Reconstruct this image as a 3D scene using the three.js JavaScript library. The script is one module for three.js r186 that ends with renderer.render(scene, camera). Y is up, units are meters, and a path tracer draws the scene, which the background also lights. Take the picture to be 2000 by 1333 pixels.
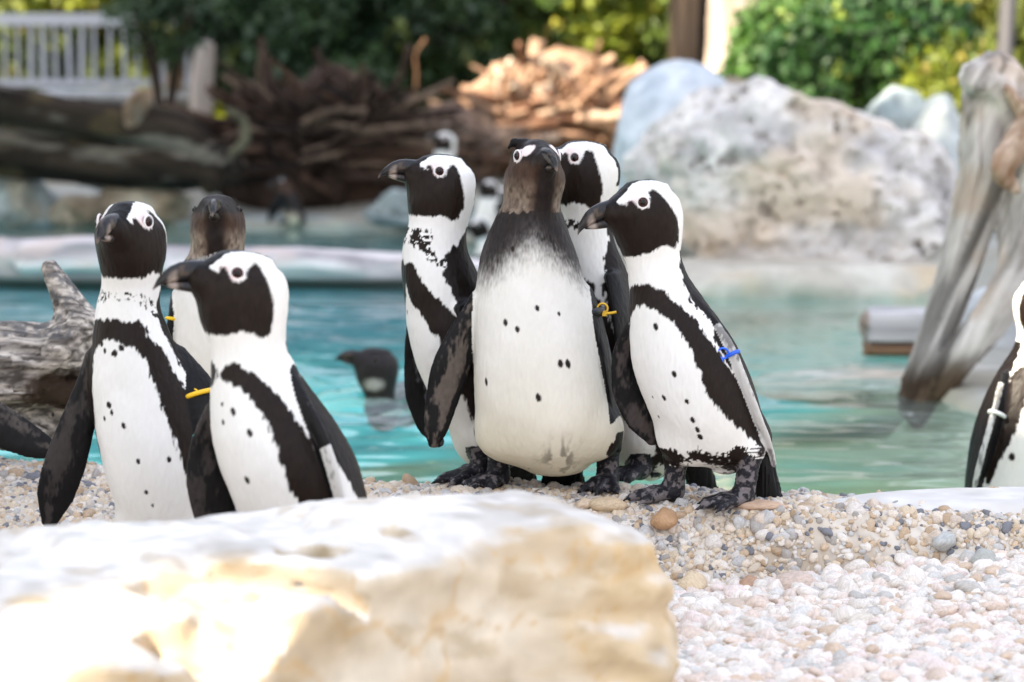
import * as THREE from 'three';
import { mergeGeometries, mergeVertices } from 'three/addons/utils/BufferGeometryUtils.js';

// ---------------------------------------------------------------- camera, sky, sun, exposure
const F = 4742, EYE = 0.75, PITCH = Math.atan((666.5 - 130) / F), CP = Math.cos(PITCH), SP = Math.sin(PITCH);
const scene = new THREE.Scene();
const camera = new THREE.PerspectiveCamera(2 * Math.atan(666.5 / F) * 180 / Math.PI, 1024 / 682, 0.1, 300);
camera.position.set(0, EYE, 0);
camera.lookAt(0, EYE - Math.tan(PITCH), -1);
camera.focus = 4.08;
camera.userData.fStop = 3.4;

const SUN = new THREE.Vector3(-0.68, 0.55, 0.48).normalize();
const sun = new THREE.DirectionalLight(new THREE.Color(1.0, 0.88, 0.70), 5.0);
sun.name = 'sun';
sun.position.copy(SUN).multiplyScalar(40).add(new THREE.Vector3(0, 0, -8));
sun.target.position.set(0, 0, -8);
sun.castShadow = true;
sun.shadow.radius = 1.2;
sun.shadow.mapSize.set(2048, 2048);
Object.assign(sun.shadow.camera, { left: -16, right: 16, top: 16, bottom: -16, near: 1, far: 90 });
scene.add(sun, sun.target);

{ // hazy summer sky: pale blue overhead, white towards the horizon, a broad glow round the sun
  const W = 512, H = 256, data = new Float32Array(W * H * 4);
  for (let r = 0; r < H; r++) for (let c = 0; c < W; c++) {
    const up = ((r + 0.5) / H - 0.5) * Math.PI, az = ((c + 0.5) / W - 0.5) * 2 * Math.PI;
    const y = Math.sin(up), x = Math.cos(az) * Math.cos(up), z = Math.sin(az) * Math.cos(up);
    const k = Math.pow(Math.max(0, y), 0.55), glow = Math.pow(Math.max(0, x * SUN.x + y * SUN.y + z * SUN.z), 6) * 0.35;
    const o = (r * W + c) * 4, g = y < 0 ? 0.55 : 1;
    data[o] = (0.665 * (1 - k) + 0.425 * k + glow) * g;
    data[o + 1] = (0.66 * (1 - k) + 0.478 * k + glow * 0.94) * g;
    data[o + 2] = (0.655 * (1 - k) + 0.615 * k + glow * 0.82) * g;
    data[o + 3] = 1;
  }
  const t = new THREE.DataTexture(data, W, H, THREE.RGBAFormat, THREE.FloatType);
  t.mapping = THREE.EquirectangularReflectionMapping; t.magFilter = THREE.LinearFilter; t.needsUpdate = true;
  scene.background = t; scene.environment = t;
}
scene.backgroundIntensity = 1; scene.environmentIntensity = 1;

const renderer = new THREE.WebGLRenderer({ antialias: true });
renderer.setSize(1024, 682);
renderer.toneMapping = THREE.LinearToneMapping;
renderer.toneMappingExposure = 3.15;
renderer.shadowMap.enabled = true;

// ---------------------------------------------------------------- helpers
const V = (x, y, z) => new THREE.Vector3(x, y, z);
const clamp = (x, a = 0, b = 1) => x < a ? a : x > b ? b : x;
const sst = (a, b, x) => { const t = clamp((x - a) / (b - a)); return t * t * (3 - 2 * t); };
const mix = (a, b, t) => a + (b - a) * t;
function rng(seed) { let s = seed >>> 0; return () => { s = (s + 0x6d2b79f5) | 0; let t = Math.imul(s ^ (s >>> 15), 1 | s); t = (t + Math.imul(t ^ (t >>> 7), 61 | t)) ^ t; return ((t ^ (t >>> 14)) >>> 0) / 4294967296; }; }
const PERM = new Uint8Array(512); { const r = rng(77), p = [...Array(256).keys()]; for (let i = 255; i > 0; i--) { const j = Math.floor(r() * (i + 1)); [p[i], p[j]] = [p[j], p[i]]; } for (let i = 0; i < 512; i++) PERM[i] = p[i & 255]; }
function vn(x, y, z) { // value noise, -1 .. 1
  const X = Math.floor(x), Y = Math.floor(y), Z = Math.floor(z); let fx = x - X, fy = y - Y, fz = z - Z;
  fx = fx * fx * (3 - 2 * fx); fy = fy * fy * (3 - 2 * fy); fz = fz * fz * (3 - 2 * fz);
  const a = X & 255, b = Y & 255, c = Z & 255, a1 = (a + 1) & 255, b1 = (b + 1) & 255, c1 = (c + 1) & 255;
  const p00 = PERM[PERM[a] + b], p10 = PERM[PERM[a1] + b], p01 = PERM[PERM[a] + b1], p11 = PERM[PERM[a1] + b1];
  const l = (u, v, t) => u + (v - u) * t;
  const q0 = l(l(PERM[p00 + c], PERM[p10 + c], fx), l(PERM[p01 + c], PERM[p11 + c], fx), fy);
  const q1 = l(l(PERM[p00 + c1], PERM[p10 + c1], fx), l(PERM[p01 + c1], PERM[p11 + c1], fx), fy);
  return l(q0, q1, fz) / 127.5 - 1;
}
function fbm(x, y, z, n = 4) { let s = 0, a = 0.5; for (let i = 0; i < n; i++) { s += a * vn(x, y, z); x = x * 2.03 + 7.1; y = y * 2.03 + 3.7; z = z * 2.03 + 9.2; a *= 0.5; } return s; }
// a pixel of the 2000 x 1333 photograph at a depth (metres along -z) -> point
function at(px, py, D) {
  const xc = (px - 1000) / F, yc = (666.5 - py) / F, s = D / (CP + yc * SP);
  return V(xc * s, EYE + (yc * CP - SP) * s, -D);
}
const used = new Map();
function numbered(name) { const n = used.get(name) ?? 0; used.set(name, n + 1); return n ? name + '_' + String(n).padStart(3, '0') : name; }
function tag(o, label, category, group, kind) { if (label) o.userData.label = label; if (category) o.userData.category = category; if (group) o.userData.group = group; if (kind) o.userData.kind = kind; return o; }
function thing(name, label, category, p, group) { const g = new THREE.Group(); g.name = numbered(name); g.position.copy(p); scene.add(g); return tag(g, label, category, group); }
function mesh(name, geo, mat, parent) { const m = new THREE.Mesh(geo, mat); m.name = parent ? name : numbered(name); m.castShadow = m.receiveShadow = true; (parent ?? scene).add(m); return m; }
function colored(geo, fn) { const p = geo.attributes.position, c = new Float32Array(p.count * 3), n = geo.attributes.normal; for (let i = 0; i < p.count; i++) { const k = fn(p.getX(i), p.getY(i), p.getZ(i), n ? n.getY(i) : 0, i); c[i * 3] = k[0]; c[i * 3 + 1] = k[1]; c[i * 3 + 2] = k[2]; } geo.setAttribute('color', new THREE.BufferAttribute(c, 3)); return geo; }
const rgb = (r, g, b) => new THREE.Color().setRGB(r, g, b);
const mat = (o) => new THREE.MeshStandardMaterial(o);
const vmat = (o = {}) => new THREE.MeshPhysicalMaterial({ vertexColors: true, roughness: 0.85, specularIntensity: 0.3, ...o });
const mixc = (a, b, t) => [a[0] + (b[0] - a[0]) * t, a[1] + (b[1] - a[1]) * t, a[2] + (b[2] - a[2]) * t];

// surface of f = 0 on a grid (surface nets); blocks far from it are skipped
function surface(f, lo, hi, h, slack = 1.35) {
  const B = 4, n = [0, 1, 2].map((k) => Math.ceil((hi[k] - lo[k]) / h / B) * B), [nx, ny, nz] = n, sx = 1, sy = nx + 1, sz = (nx + 1) * (ny + 1);
  const N = sz * (nz + 1), val = new Float32Array(N).fill(9e9), id = new Int32Array(N).fill(-1), blocks = [], reach = B * h * 0.87 * slack;
  for (let k = 0; k < nz; k += B) for (let j = 0; j < ny; j += B) for (let i = 0; i < nx; i += B) {
    if (Math.abs(f(lo[0] + (i + 2) * h, lo[1] + (j + 2) * h, lo[2] + (k + 2) * h)) > reach) continue;
    blocks.push(i, j, k);
    for (let c = k; c <= k + B; c++) for (let b = j; b <= j + B; b++) for (let a = i; a <= i + B; a++) { const q = a + b * sy + c * sz; if (val[q] > 8e9) val[q] = f(lo[0] + a * h, lo[1] + b * h, lo[2] + c * h); }
  }
  const pos = [], idx = [], E = [[0, 1], [2, 3], [4, 5], [6, 7], [0, 2], [1, 3], [4, 6], [5, 7], [0, 4], [1, 5], [2, 6], [3, 7]], v = new Float64Array(8);
  for (let t = 0; t < blocks.length; t += 3) for (let c = blocks[t + 2]; c < blocks[t + 2] + B; c++) for (let b = blocks[t + 1]; b < blocks[t + 1] + B; b++) for (let a = blocks[t]; a < blocks[t] + B; a++) {
    const q = a + b * sy + c * sz; let neg = 0;
    for (let m = 0; m < 8; m++) { v[m] = val[q + (m & 1) + (m & 2 ? sy : 0) + (m & 4 ? sz : 0)]; if (v[m] < 0) neg++; }
    if (!neg || neg === 8) continue;
    let x = 0, y = 0, z = 0, cnt = 0;
    for (const [e0, e1] of E) if ((v[e0] < 0) !== (v[e1] < 0)) { const s = v[e0] / (v[e0] - v[e1]); x += (e0 & 1) + s * ((e1 & 1) - (e0 & 1)); y += ((e0 >> 1) & 1) + s * (((e1 >> 1) & 1) - ((e0 >> 1) & 1)); z += (e0 >> 2) + s * ((e1 >> 2) - (e0 >> 2)); cnt++; }
    id[q] = pos.length / 3; pos.push(lo[0] + (a + x / cnt) * h, lo[1] + (b + y / cnt) * h, lo[2] + (c + z / cnt) * h);
  }
  const quad = (p, q, r, s, flip) => { if (p < 0 || q < 0 || r < 0 || s < 0) return; flip ? idx.push(p, r, q, p, s, r) : idx.push(p, q, r, p, r, s); };
  for (let t = 0; t < blocks.length; t += 3) for (let c = blocks[t + 2]; c < blocks[t + 2] + B; c++) for (let b = blocks[t + 1]; b < blocks[t + 1] + B; b++) for (let a = blocks[t]; a < blocks[t] + B; a++) {
    const q = a + b * sy + c * sz, s0 = val[q] < 0;
    if (b && c && (val[q + sx] < 0) !== s0) quad(id[q - sy - sz], id[q - sz], id[q], id[q - sy], !s0);
    if (a && c && (val[q + sy] < 0) !== s0) quad(id[q - sx - sz], id[q - sx], id[q], id[q - sz], !s0);
    if (a && b && (val[q + sz] < 0) !== s0) quad(id[q - sx - sy], id[q - sy], id[q], id[q - sx], !s0);
  }
  const g = new THREE.BufferGeometry();
  g.setAttribute('position', new THREE.BufferAttribute(new Float32Array(pos), 3));
  g.setIndex(new THREE.BufferAttribute(new Uint32Array(idx), 1));
  g.computeVertexNormals();
  return g;
}
const smin = (a, b, k) => { const h = Math.max(k - Math.abs(a - b), 0) / k; return Math.min(a, b) - h * h * k * 0.25; };
const smax = (a, b, k) => -smin(-a, -b, k);
function cone(x, y, z, A, Bp, ra, rb) { // tapered capsule
  const dx = Bp.x - A.x, dy = Bp.y - A.y, dz = Bp.z - A.z, px = x - A.x, py = y - A.y, pz = z - A.z;
  const t = clamp((px * dx + py * dy + pz * dz) / (dx * dx + dy * dy + dz * dz));
  return Math.hypot(px - t * dx, py - t * dy, pz - t * dz) - (ra + (rb - ra) * t);
}
// trees left of the frame: what stands there, how far the crown reaches, where it is thin
const THIN = [[[-0.38, 0.13, -2.66], 0.27], [[-0.62, 0.12, -2.48], 0.27], [[1.07, 0.27, -4.9], 0.40]];
const SHADE = [
  ['leafy shade tree left of the ledge', -5.8, 0.05, 4.8, 1.45, 9000, 701, [0.6, 0.55, 1.0], THIN],
  ['leafy shade tree left of the near water', -8.0, 0.7, 6.2, 2.1, 9000, 711, [0.8, 1.0, 0.9], THIN],
  ['leafy shade tree left of the middle of the pool', -8.0, -2.7, 6.2, 2.2, 3400, 721, [0.8, 1.0, 1.0]],
  ['leafy shade tree left of the floating log', -8.2, -5.9, 5.4, 1.5, 3000, 751, [0.8, 0.8, 1.0]],
  ['leafy shade tree left of the far bank', -8.6, -8.7, 5.3, 1.45, 3400, 731, [0.9, 0.75, 1.3]],
  ['leafy shade tree left of the white railing', -8.6, -12.9, 5.6, 1.6, 3400, 741, [0.9, 0.9, 1.0]],
];
// ---------------------------------------------------------------- ground, pool, water
const WATER = -0.15;
const lerpTab = (T, x) => { if (x <= T[0][0]) return T[0][1]; for (let i = 0; i < T.length - 1; i++) if (x <= T[i + 1][0]) return mix(T[i][1], T[i + 1][1], (x - T[i][0]) / (T[i + 1][0] - T[i][0])); return T[T.length - 1][1]; };
const NEAR_EDGE = [[-3, 4.62], [-0.97, 4.6], [-0.78, 4.53], [-0.26, 4.37], [0.035, 4.36], [0.45, 4.25], [0.62, 4.24], [0.88, 4.26], [3, 4.3]];
const FAR_EDGE = [[-8, 14.2], [-2.6, 13.9], [-0.7, 13.6], [-0.2, 12.6], [0.15, 11.8], [0.45, 10.6], [0.75, 9.75], [1.6, 9.55], [1.9, 8.2], [2.6, 7.4], [5, 7.2]];
const RIGHT_EDGE = [[-20, 9], [-9.6, 9], [-8.2, 1.95], [-7.5, 1.42], [-6.7, 1.2], [-6.2, 1.28], [-5.6, 1.7], [-5, 2.6], [-4, 3.6]];
const poolIn = (x, z) => { const e = -z, w = 0.06 * fbm(x * 2, z * 2, 3, 3); return Math.min(e - lerpTab(NEAR_EDGE, x), lerpTab(FAR_EDGE, x) - e + w * 2, (lerpTab(RIGHT_EDGE, z) - x) * 0.9 + w, x + 9); };
const poolFloor = (x, z) => { // depth below the ledge of the painted pool floor
  const d = poolIn(x, z), e = -z; if (d <= 0) return null;
  const shelf = clamp(1 - (e - lerpTab(NEAR_EDGE, x)) / 3), right = clamp(1 - (lerpTab(RIGHT_EDGE, z) - x) / 2.6), far = sst(0.7, 0.0, lerpTab(FAR_EDGE, x) - e) * sst(0.1, 0.5, x);
  return WATER - 0.36 + 0.08 * shelf + 0.2 * right + 0.3 * far;
};
{ // one sheet of earth from behind the camera to far beyond the trees, with the basin of the pool in it
  const xs = [], zs = [];
  for (let x = -60; x < -7; x += 3) xs.push(x); for (let x = -7; x <= 7; x += 0.07) xs.push(x); for (let x = 8; x <= 60; x += 3) xs.push(x);
  for (let z = 12; z > -3; z -= 1) zs.push(z); for (let z = -3; z >= -18; z -= 0.07) zs.push(z); for (let z = -19; z >= -75; z -= 2) zs.push(z);
  const pos = [], idx = [], nx = xs.length;
  for (const z of zs) for (const x of xs) {
    const d = poolIn(x, z), e = -z; let h;
    const land = e < 4.5 ? -0.15 : -0.11 + 0.02 * fbm(x * 3, z * 3, 1, 3) + 0.16 * sst(0.1, 1.2, -d) + 0.25 * sst(15, 20, e);
    if (d > 0) { const f = poolFloor(x, z), k = sst(0, 0.12, d); h = mix(land, f, k) + 0.015 * fbm(x * 4, z * 4, 5, 3) * k; } else h = land;
    pos.push(x, h, z);
  }
  for (let j = 0; j < zs.length - 1; j++) for (let i = 0; i < nx - 1; i++) { const a = j * nx + i; idx.push(a, a + 1, a + nx, a + 1, a + nx + 1, a + nx); }
  const g = new THREE.BufferGeometry(); g.setAttribute('position', new THREE.Float32BufferAttribute(pos, 3)); g.setIndex(idx); g.computeVertexNormals();
  colored(g, (x, y, z) => {
    const n = fbm(x * 3, 1, z * 3, 4), n2 = fbm(x * 14, 7, z * 14, 3), d = poolIn(x, z), e = -z;
    let c = mixc([0.30, 0.27, 0.21], [0.36, 0.36, 0.33], clamp(0.5 + n));
    if (e > 15) c = mixc(c, [0.10, 0.085, 0.05], sst(15, 17, e));
    if (d > 0) {
      const deep = sst(1.7, 3.2, e - lerpTab(NEAR_EDGE, x) + n * 0.9) * sst(0.0, 1.1, lerpTab(RIGHT_EDGE, z) - x + n * 0.4);
      const near = mixc([0.46, 0.40, 0.15], [0.24, 0.36, 0.19], clamp(0.5 + n * 1.6));
      const turq = mixc(mixc([0.04, 0.38, 0.39], [0.11, 0.57, 0.52], clamp(0.5 + n * 1.8)), [0.03, 0.24, 0.30], sst(9.6, 11.5, e) * 0.9);
      const sand = sst(0.8, 0.0, Math.min(lerpTab(FAR_EDGE, x) - e + (x < 0.3 ? 1 : 0), lerpTab(RIGHT_EDGE, z) - x));
      c = mixc(mixc(near, turq, deep), [0.42, 0.38, 0.28], sand * 0.9);
      c = mixc([0.4, 0.38, 0.3], c, sst(0.0, 0.1, d));
    }
    return c.map((v) => v * (1 + 0.25 * n2));
  });
  tag(mesh('ground', g, vmat({ roughness: 0.9 })), 'earth and painted pool basin under the water', null, null, 'structure');
}
const waterWave = (x, z) => {
  const s = 0.55 + 0.45 * sst(-11, -6, z), w = 0.55 * vn(x * 1.7 + z * 0.4, 3.1, z * 5.2) + 0.5 * vn(x * 4.2 - z, 9.4, z * 12.5) + 0.34 * vn(x * 9 + z * 2, 1.7, z * 27);
  const q = at(640, 745, 6.6), r = Math.hypot(x - q.x - 0.05, (z - q.z) * 1.0), wake = Math.exp(-r * r * 3.2) * (Math.sin(r * 34) * 0.9 + 0.8 * vn(x * 14, 4, z * 14));
  return 0.0125 * s * w + 0.019 * wake;
};
{ const xs = [], zs = []; for (let x = -9; x < -3.2; x += 0.15) xs.push(x); for (let x = -3.2; x <= 2.4; x += 0.022) xs.push(x); for (let x = 2.5; x < 9; x += 0.15) xs.push(x);
  for (let z = -4.05; z >= -9; z -= 0.016) zs.push(z); for (let z = -9; z >= -14.6; z -= 0.035) zs.push(z);
  const pos = [], idx = [], nx = xs.length;
  for (const z of zs) for (const x of xs) pos.push(x, WATER + waterWave(x, z), z);
  for (let j = 0; j < zs.length - 1; j++) for (let i = 0; i < nx - 1; i++) { if (Math.max(poolIn(xs[i], zs[j]), poolIn(xs[i + 1], zs[j + 1])) < -0.35) continue; const a = j * nx + i; idx.push(a, a + 1, a + nx, a + 1, a + nx + 1, a + nx); }
  const g = new THREE.BufferGeometry(); g.setAttribute('position', new THREE.Float32BufferAttribute(pos, 3)); g.setIndex(idx); g.computeVertexNormals();
  tag(mesh('water', g, new THREE.MeshPhysicalMaterial({ color: rgb(0.78, 0.95, 0.93), roughness: 0.045, transmission: 0.93, thickness: 0, ior: 1.33, name: 'water' })), 'rippled turquoise pool water', null, null, 'structure');
}
// the ledge of pebble concrete that the penguins stand on, and the gravel in front of it
const gravelTop = (x, z) => -0.112 + 0.05 * sst(0.3, 0.95, x) * sst(-3.6, -3.95, z) + 0.012 * fbm(x * 3, z * 3, 8, 2);
const FRONT_TOP = [[-3, 4.47], [-0.97, 4.44], [-0.6, 4.36], [-0.25, 4.22], [0.1, 4.1], [0.45, 4.03], [0.9, 4.02], [3, 4.0]];
const FRONT_LOW = [[-3, 3.95], [-0.97, 4.0], [-0.25, 3.96], [0.2, 3.965], [0.55, 3.965], [0.9, 3.955], [3, 3.92]];
const ledgeTop = (x, z) => {
  const e = -z, b = lerpTab(NEAR_EDGE, x) + 0.025 * fbm(x * 5, 2, 2, 3), f = lerpTab(FRONT_TOP, x) + 0.03 * fbm(x * 6, 5, 1, 3), l = lerpTab(FRONT_LOW, x) + 0.02 * fbm(x * 6, 1, 7, 3);
  const base = gravelTop(x, z) - 0.012; let h = mix(base, 0, Math.pow(sst(l, f + 0.03, e), 0.8));
  if (e > b - 0.02) h = mix(h, -0.5, sst(b - 0.02, b + 0.03, e));
  return h + 0.010 * fbm(x * 14, z * 14, 2, 3) * sst(l - 0.05, l + 0.05, e);
};
{ const xs = [], zs = []; for (let x = -2.6; x < -1.1; x += 0.03) xs.push(x); for (let x = -1.1; x <= 1.1; x += 0.0075) xs.push(x); for (let x = 1.12; x < 2.6; x += 0.03) xs.push(x);
  for (let z = -3.8; z >= -4.75; z -= 0.0065) zs.push(z);
  const pos = [], idx = [], nx = xs.length;
  for (const z of zs) for (const x of xs) pos.push(x, ledgeTop(x, z) + 0.003 * vn(x * 130, z * 130, 3), z);
  for (let j = 0; j < zs.length - 1; j++) for (let i = 0; i < nx - 1; i++) { const a = j * nx + i; idx.push(a, a + 1, a + nx, a + 1, a + nx + 1, a + nx); }
  const g = new THREE.BufferGeometry(); g.setAttribute('position', new THREE.Float32BufferAttribute(pos, 3)); g.setIndex(idx); g.computeVertexNormals();
  colored(g, (x, y, z) => { const n = fbm(x * 9, y * 9, z * 9, 4), n2 = fbm(x * 60, y * 60, z * 60, 3); let c = mixc([0.46, 0.38, 0.29], [0.70, 0.64, 0.56], clamp(0.45 + n * 1.3 + n2 * 0.5)); return mixc(c, [0.28, 0.27, 0.26], sst(0.15, 0.4, n2) * 0.5); });
  var ledge = tag(mesh('stone_ledge', g, vmat({ roughness: 0.9 })), 'ledge of pebble studded concrete along the near edge of the pool', null, null, 'structure');
  const gx = [], gz = [], gp = [], gi = []; for (let x = -2.6; x <= 2.6; x += 0.04) gx.push(x); for (let z = -2.2; z >= -4.06; z -= 0.03) gz.push(z);
  for (const z of gz) for (const x of gx) gp.push(x, gravelTop(x, z) - 0.012, z);
  for (let j = 0; j < gz.length - 1; j++) for (let i = 0; i < gx.length - 1; i++) { const a = j * gx.length + i; gi.push(a, a + 1, a + gx.length, a + 1, a + gx.length + 1, a + gx.length); }
  const gg = new THREE.BufferGeometry(); gg.setAttribute('position', new THREE.Float32BufferAttribute(gp, 3)); gg.setIndex(gi); gg.computeVertexNormals();
  colored(gg, (x, y, z) => { const n = fbm(x * 30, 2, z * 30, 3); return mixc([0.42, 0.36, 0.29], [0.55, 0.5, 0.45], clamp(0.5 + n)); });
  var gravelBed = tag(mesh('gravel_bed', gg, vmat({ roughness: 0.95 })), 'bed of white and pink pebbles in front of the ledge', null, null, 'structure');
}
const pebbleGeo = []; { for (let k = 0; k < 9; k++) { const g = mergeVertices(new THREE.IcosahedronGeometry(1, k < 6 ? 2 : 3).deleteAttribute('uv').deleteAttribute('normal')), p = g.attributes.position; for (let i = 0; i < p.count; i++) { const x = p.getX(i), y = p.getY(i), z = p.getZ(i), s = 1 + 0.30 * vn(x * 1.0 + k * 9.1, y * 1.0, z * 1.0) + 0.14 * vn(x * 2.3, y * 2.3 + k * 4.7, z * 2.3); p.setXYZ(i, x * s, y * s, z * s); } g.computeVertexNormals(); pebbleGeo.push(g); } }
const stoneSkin = new THREE.DataTexture(new Uint8Array(256 * 256 * 4), 256, 256); { const d = stoneSkin.image.data; for (let j = 0; j < 256; j++) for (let i = 0; i < 256; i++) { const v = 240 + 36 * fbm(i * 0.06, j * 0.06, 1, 4) + 18 * vn(i * 0.5, j * 0.5, 3); d.set([Math.min(255, v), Math.min(255, v) * 0.99, Math.min(255, v) * 0.975, 255], (j * 256 + i) * 4); } stoneSkin.colorSpace = THREE.SRGBColorSpace; stoneSkin.magFilter = THREE.LinearFilter; stoneSkin.wrapS = stoneSkin.wrapT = THREE.RepeatWrapping; stoneSkin.needsUpdate = true; }
for (const g of pebbleGeo) { const p = g.attributes.position, uv = new Float32Array(p.count * 2); for (let i = 0; i < p.count; i++) { uv[i * 2] = p.getX(i) * 0.5 + p.getY(i) * 0.2; uv[i * 2 + 1] = p.getZ(i) * 0.5 + p.getY(i) * 0.3; } g.setAttribute('uv', new THREE.BufferAttribute(uv, 2)); }
const GRAVEL_TONES = [[0.82, 0.76, 0.70], [0.76, 0.70, 0.64], [0.84, 0.79, 0.74], [0.79, 0.68, 0.61], [0.74, 0.61, 0.52], [0.70, 0.68, 0.65], [0.80, 0.69, 0.65], [0.78, 0.73, 0.67], [0.64, 0.50, 0.38], [0.54, 0.52, 0.49]];
const LEDGE_TONES = [[0.64, 0.55, 0.44], [0.60, 0.46, 0.32], [0.74, 0.69, 0.63], [0.48, 0.35, 0.23], [0.54, 0.53, 0.52], [0.19, 0.195, 0.22], [0.68, 0.57, 0.43], [0.40, 0.37, 0.34], [0.72, 0.63, 0.53], [0.70, 0.65, 0.60], [0.64, 0.54, 0.45]];
const toneMats = (T, rough) => T.map((c) => mat({ color: rgb(...c), roughness: rough, map: stoneSkin, name: 'pebble' }));
const gravelMats = toneMats(GRAVEL_TONES, 0.7), ledgeMats = toneMats(LEDGE_TONES, 0.6);
const dmy = new THREE.Object3D();
function scatter(parent, name, n, seed, pick, tones, mats, singles, single) {
  const r = rng(seed), list = [];
  for (let i = 0; i < n; i++) { const q = pick(r); if (q) list.push(q); }
  list.sort((a, b) => b.score - a.score);
  list.slice(0, singles).forEach((q) => { const m = mesh(single, pebbleGeo[q.g], mats[q.t], parent); m.position.copy(q.p); m.rotation.set(...q.r); m.scale.set(...q.s); });
  const rest = list.slice(singles), per = 9;
  for (let k = 0; k < per; k++) { const sub = rest.filter((q) => q.g === k); if (!sub.length) continue; const im = new THREE.InstancedMesh(pebbleGeo[k], mat({ color: rgb(1, 1, 1), roughness: 0.7, map: stoneSkin, name: 'pebbles' }), sub.length); sub.forEach((q, i) => { dmy.position.copy(q.p); dmy.rotation.set(...q.r); dmy.scale.set(...q.s); dmy.updateMatrix(); im.setMatrixAt(i, dmy.matrix); const c = tones[q.t], v = 0.88 + 0.24 * q.v; im.setColorAt(i, rgb(c[0] * v, c[1] * v, c[2] * v)); }); im.name = name; im.userData.kind = 'stuff'; im.castShadow = im.receiveShadow = true; parent.add(im); }
}
// loose pebbles of the gravel bed, densest where the bed is in view
scatter(gravelBed, 'gravel', 30000, 901, (r) => {
  const wide = r() < 0.5, x = wide ? mix(-1.5, 2.2, r()) : mix(0.1, 1.0, r()), z = wide ? mix(-2.3, -4.0, r()) : mix(-3.25, -4.02, r());
  if (-z > lerpTab(FRONT_LOW, x) + 0.03) return null;
  const big = r(), s = big > 0.975 ? mix(0.014, 0.023, r()) : big > 0.72 ? mix(0.0085, 0.0145, r()) : mix(0.0048, 0.009, r()), layer = r() * 0.012;
  return { p: V(x, gravelTop(x, z) - 0.010 + layer + s * 0.25, z), r: [(r() - 0.5) * 0.9, r() * 6.28, (r() - 0.5) * 0.9], s: [s * (0.9 + 0.6 * r()), s * (0.5 + 0.35 * r()), s * (0.8 + 0.3 * r())], g: Math.floor(r() * 6) + (s > 0.0125 ? 3 : 0), t: Math.floor(Math.pow(r(), 1.5) * 10), v: r(), score: x > 0.2 && x < 0.95 && z < -3.35 ? s : 0 };
}, GRAVEL_TONES, gravelMats, 290, 'pebble');
// pebbles set in the concrete
scatter(ledge, 'set_pebbles', 42000, 907, (r) => {
  const wide = r() < 0.2, x = wide ? mix(-1.1, 1.1, r()) : r() < 0.22 ? mix(-1.0, -0.62, r()) : mix(-0.3, 0.95, r()), e = mix(3.9, 4.6, r());
  const z = -e; if (e < lerpTab(FRONT_LOW, x) - 0.01 || e > lerpTab(NEAR_EDGE, x) - 0.012) return null;
  const bare = fbm(x * 7, 3, z * 7, 3); if (bare > 0.12 && r() < 0.5) return null;
  if (x > 0.55 && e > 4.1 + 0.04 * fbm(x * 9, 1, 1, 2) && r() < 0.9) return null;
  const big = r(), s = big > 0.992 ? mix(0.010, 0.016, r()) : big > 0.8 ? mix(0.0055, 0.0095, r()) : mix(0.0026, 0.0055, r());
  return { p: V(x, ledgeTop(x, z) - s * (s > 0.0095 ? 0.1 : 0.34 * r()), z + (e < 4.05 ? s * 0.2 : 0)), r: [r() * 1.2 + 0.4, r() * 6.28, (r() - 0.5) * 0.8], s: [s * (0.9 + 0.6 * r()), s * (0.6 + 0.3 * r()), s * (0.8 + 0.3 * r())], g: Math.floor(r() * 6) + (s > 0.0105 ? 3 : 0), t: Math.floor(r() * 11), v: r(), score: x > -0.35 || x < -0.65 ? s : 0 };
}, LEDGE_TONES, ledgeMats, 290, 'pebble');
// ---------------------------------------------------------------- stones
const rockMat = vmat({ roughness: 0.88 });
function rockGeo({ r, seed, cell, planes = 9, rough = 0.12, freq = 2.2, keep = 0.78, sharp = 0.03, flat, skew = 0, pits = 0, cuts = [] }) {
  const q = rng(seed), N = []; for (let i = 0; i < planes; i++) { const a = q() * 6.283, u = q() * 2 - 1, h = Math.sqrt(1 - u * u); N.push([h * Math.cos(a), u, h * Math.sin(a), keep + 0.2 * q()]); }
  if (flat) N.push([0, 1, 0, flat]); N.push(...cuts);
  const m = Math.min(...r), M = Math.max(...r);
  const f = (x, y, z) => { const X = x / r[0] + skew * y / r[1], Y = y / r[1], Z = z / r[2]; let d = Math.hypot(X, Y, Z) - 1; for (const p of N) d = smax(d, X * p[0] + Y * p[1] + Z * p[2] - p[3], sharp * 3); d += rough * fbm(x / M * freq + seed, y / M * freq, z / M * freq, 5); if (pits) d += pits * (sst(0.1, 0.5, fbm(x * 14, y * 14 + seed, z * 14, 3)) + 0.5 * sst(0.1, 0.5, vn(x * 34, y * 34, z * 34 + seed))); return d * m * 0.8; };
  return surface(f, [-r[0] * 1.2, -r[1] * 1.2, -r[2] * 1.2], r.map((v) => v * 1.2), cell, 1.6);
}
const PALE = (seed, a = [0.40, 0.41, 0.43], b = [0.58, 0.58, 0.57], c = [0.52, 0.42, 0.31], k = 0.5) => (x, y, z) => { const n = fbm(x * 5 + seed, y * 5, z * 5, 5), m = fbm(x * 2.2, y * 2.2 + seed, z * 2.2, 4), f = fbm(x * 22, y * 22, z * 22 + seed, 3); return mixc(mixc(a, b, clamp(0.5 + n * 1.7 + f * 0.5)), c, sst(0.02, 0.3, m) * k).map((v) => v * (1 + 0.22 * f)); };
function rock(name, label, p, o, tint, group, turn = 0) { const g = rockGeo(o); colored(g, tint); const m = mesh(name, g, rockMat); m.position.copy(p); m.rotation.y = turn; return tag(m, label, 'rock', group); }
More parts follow.
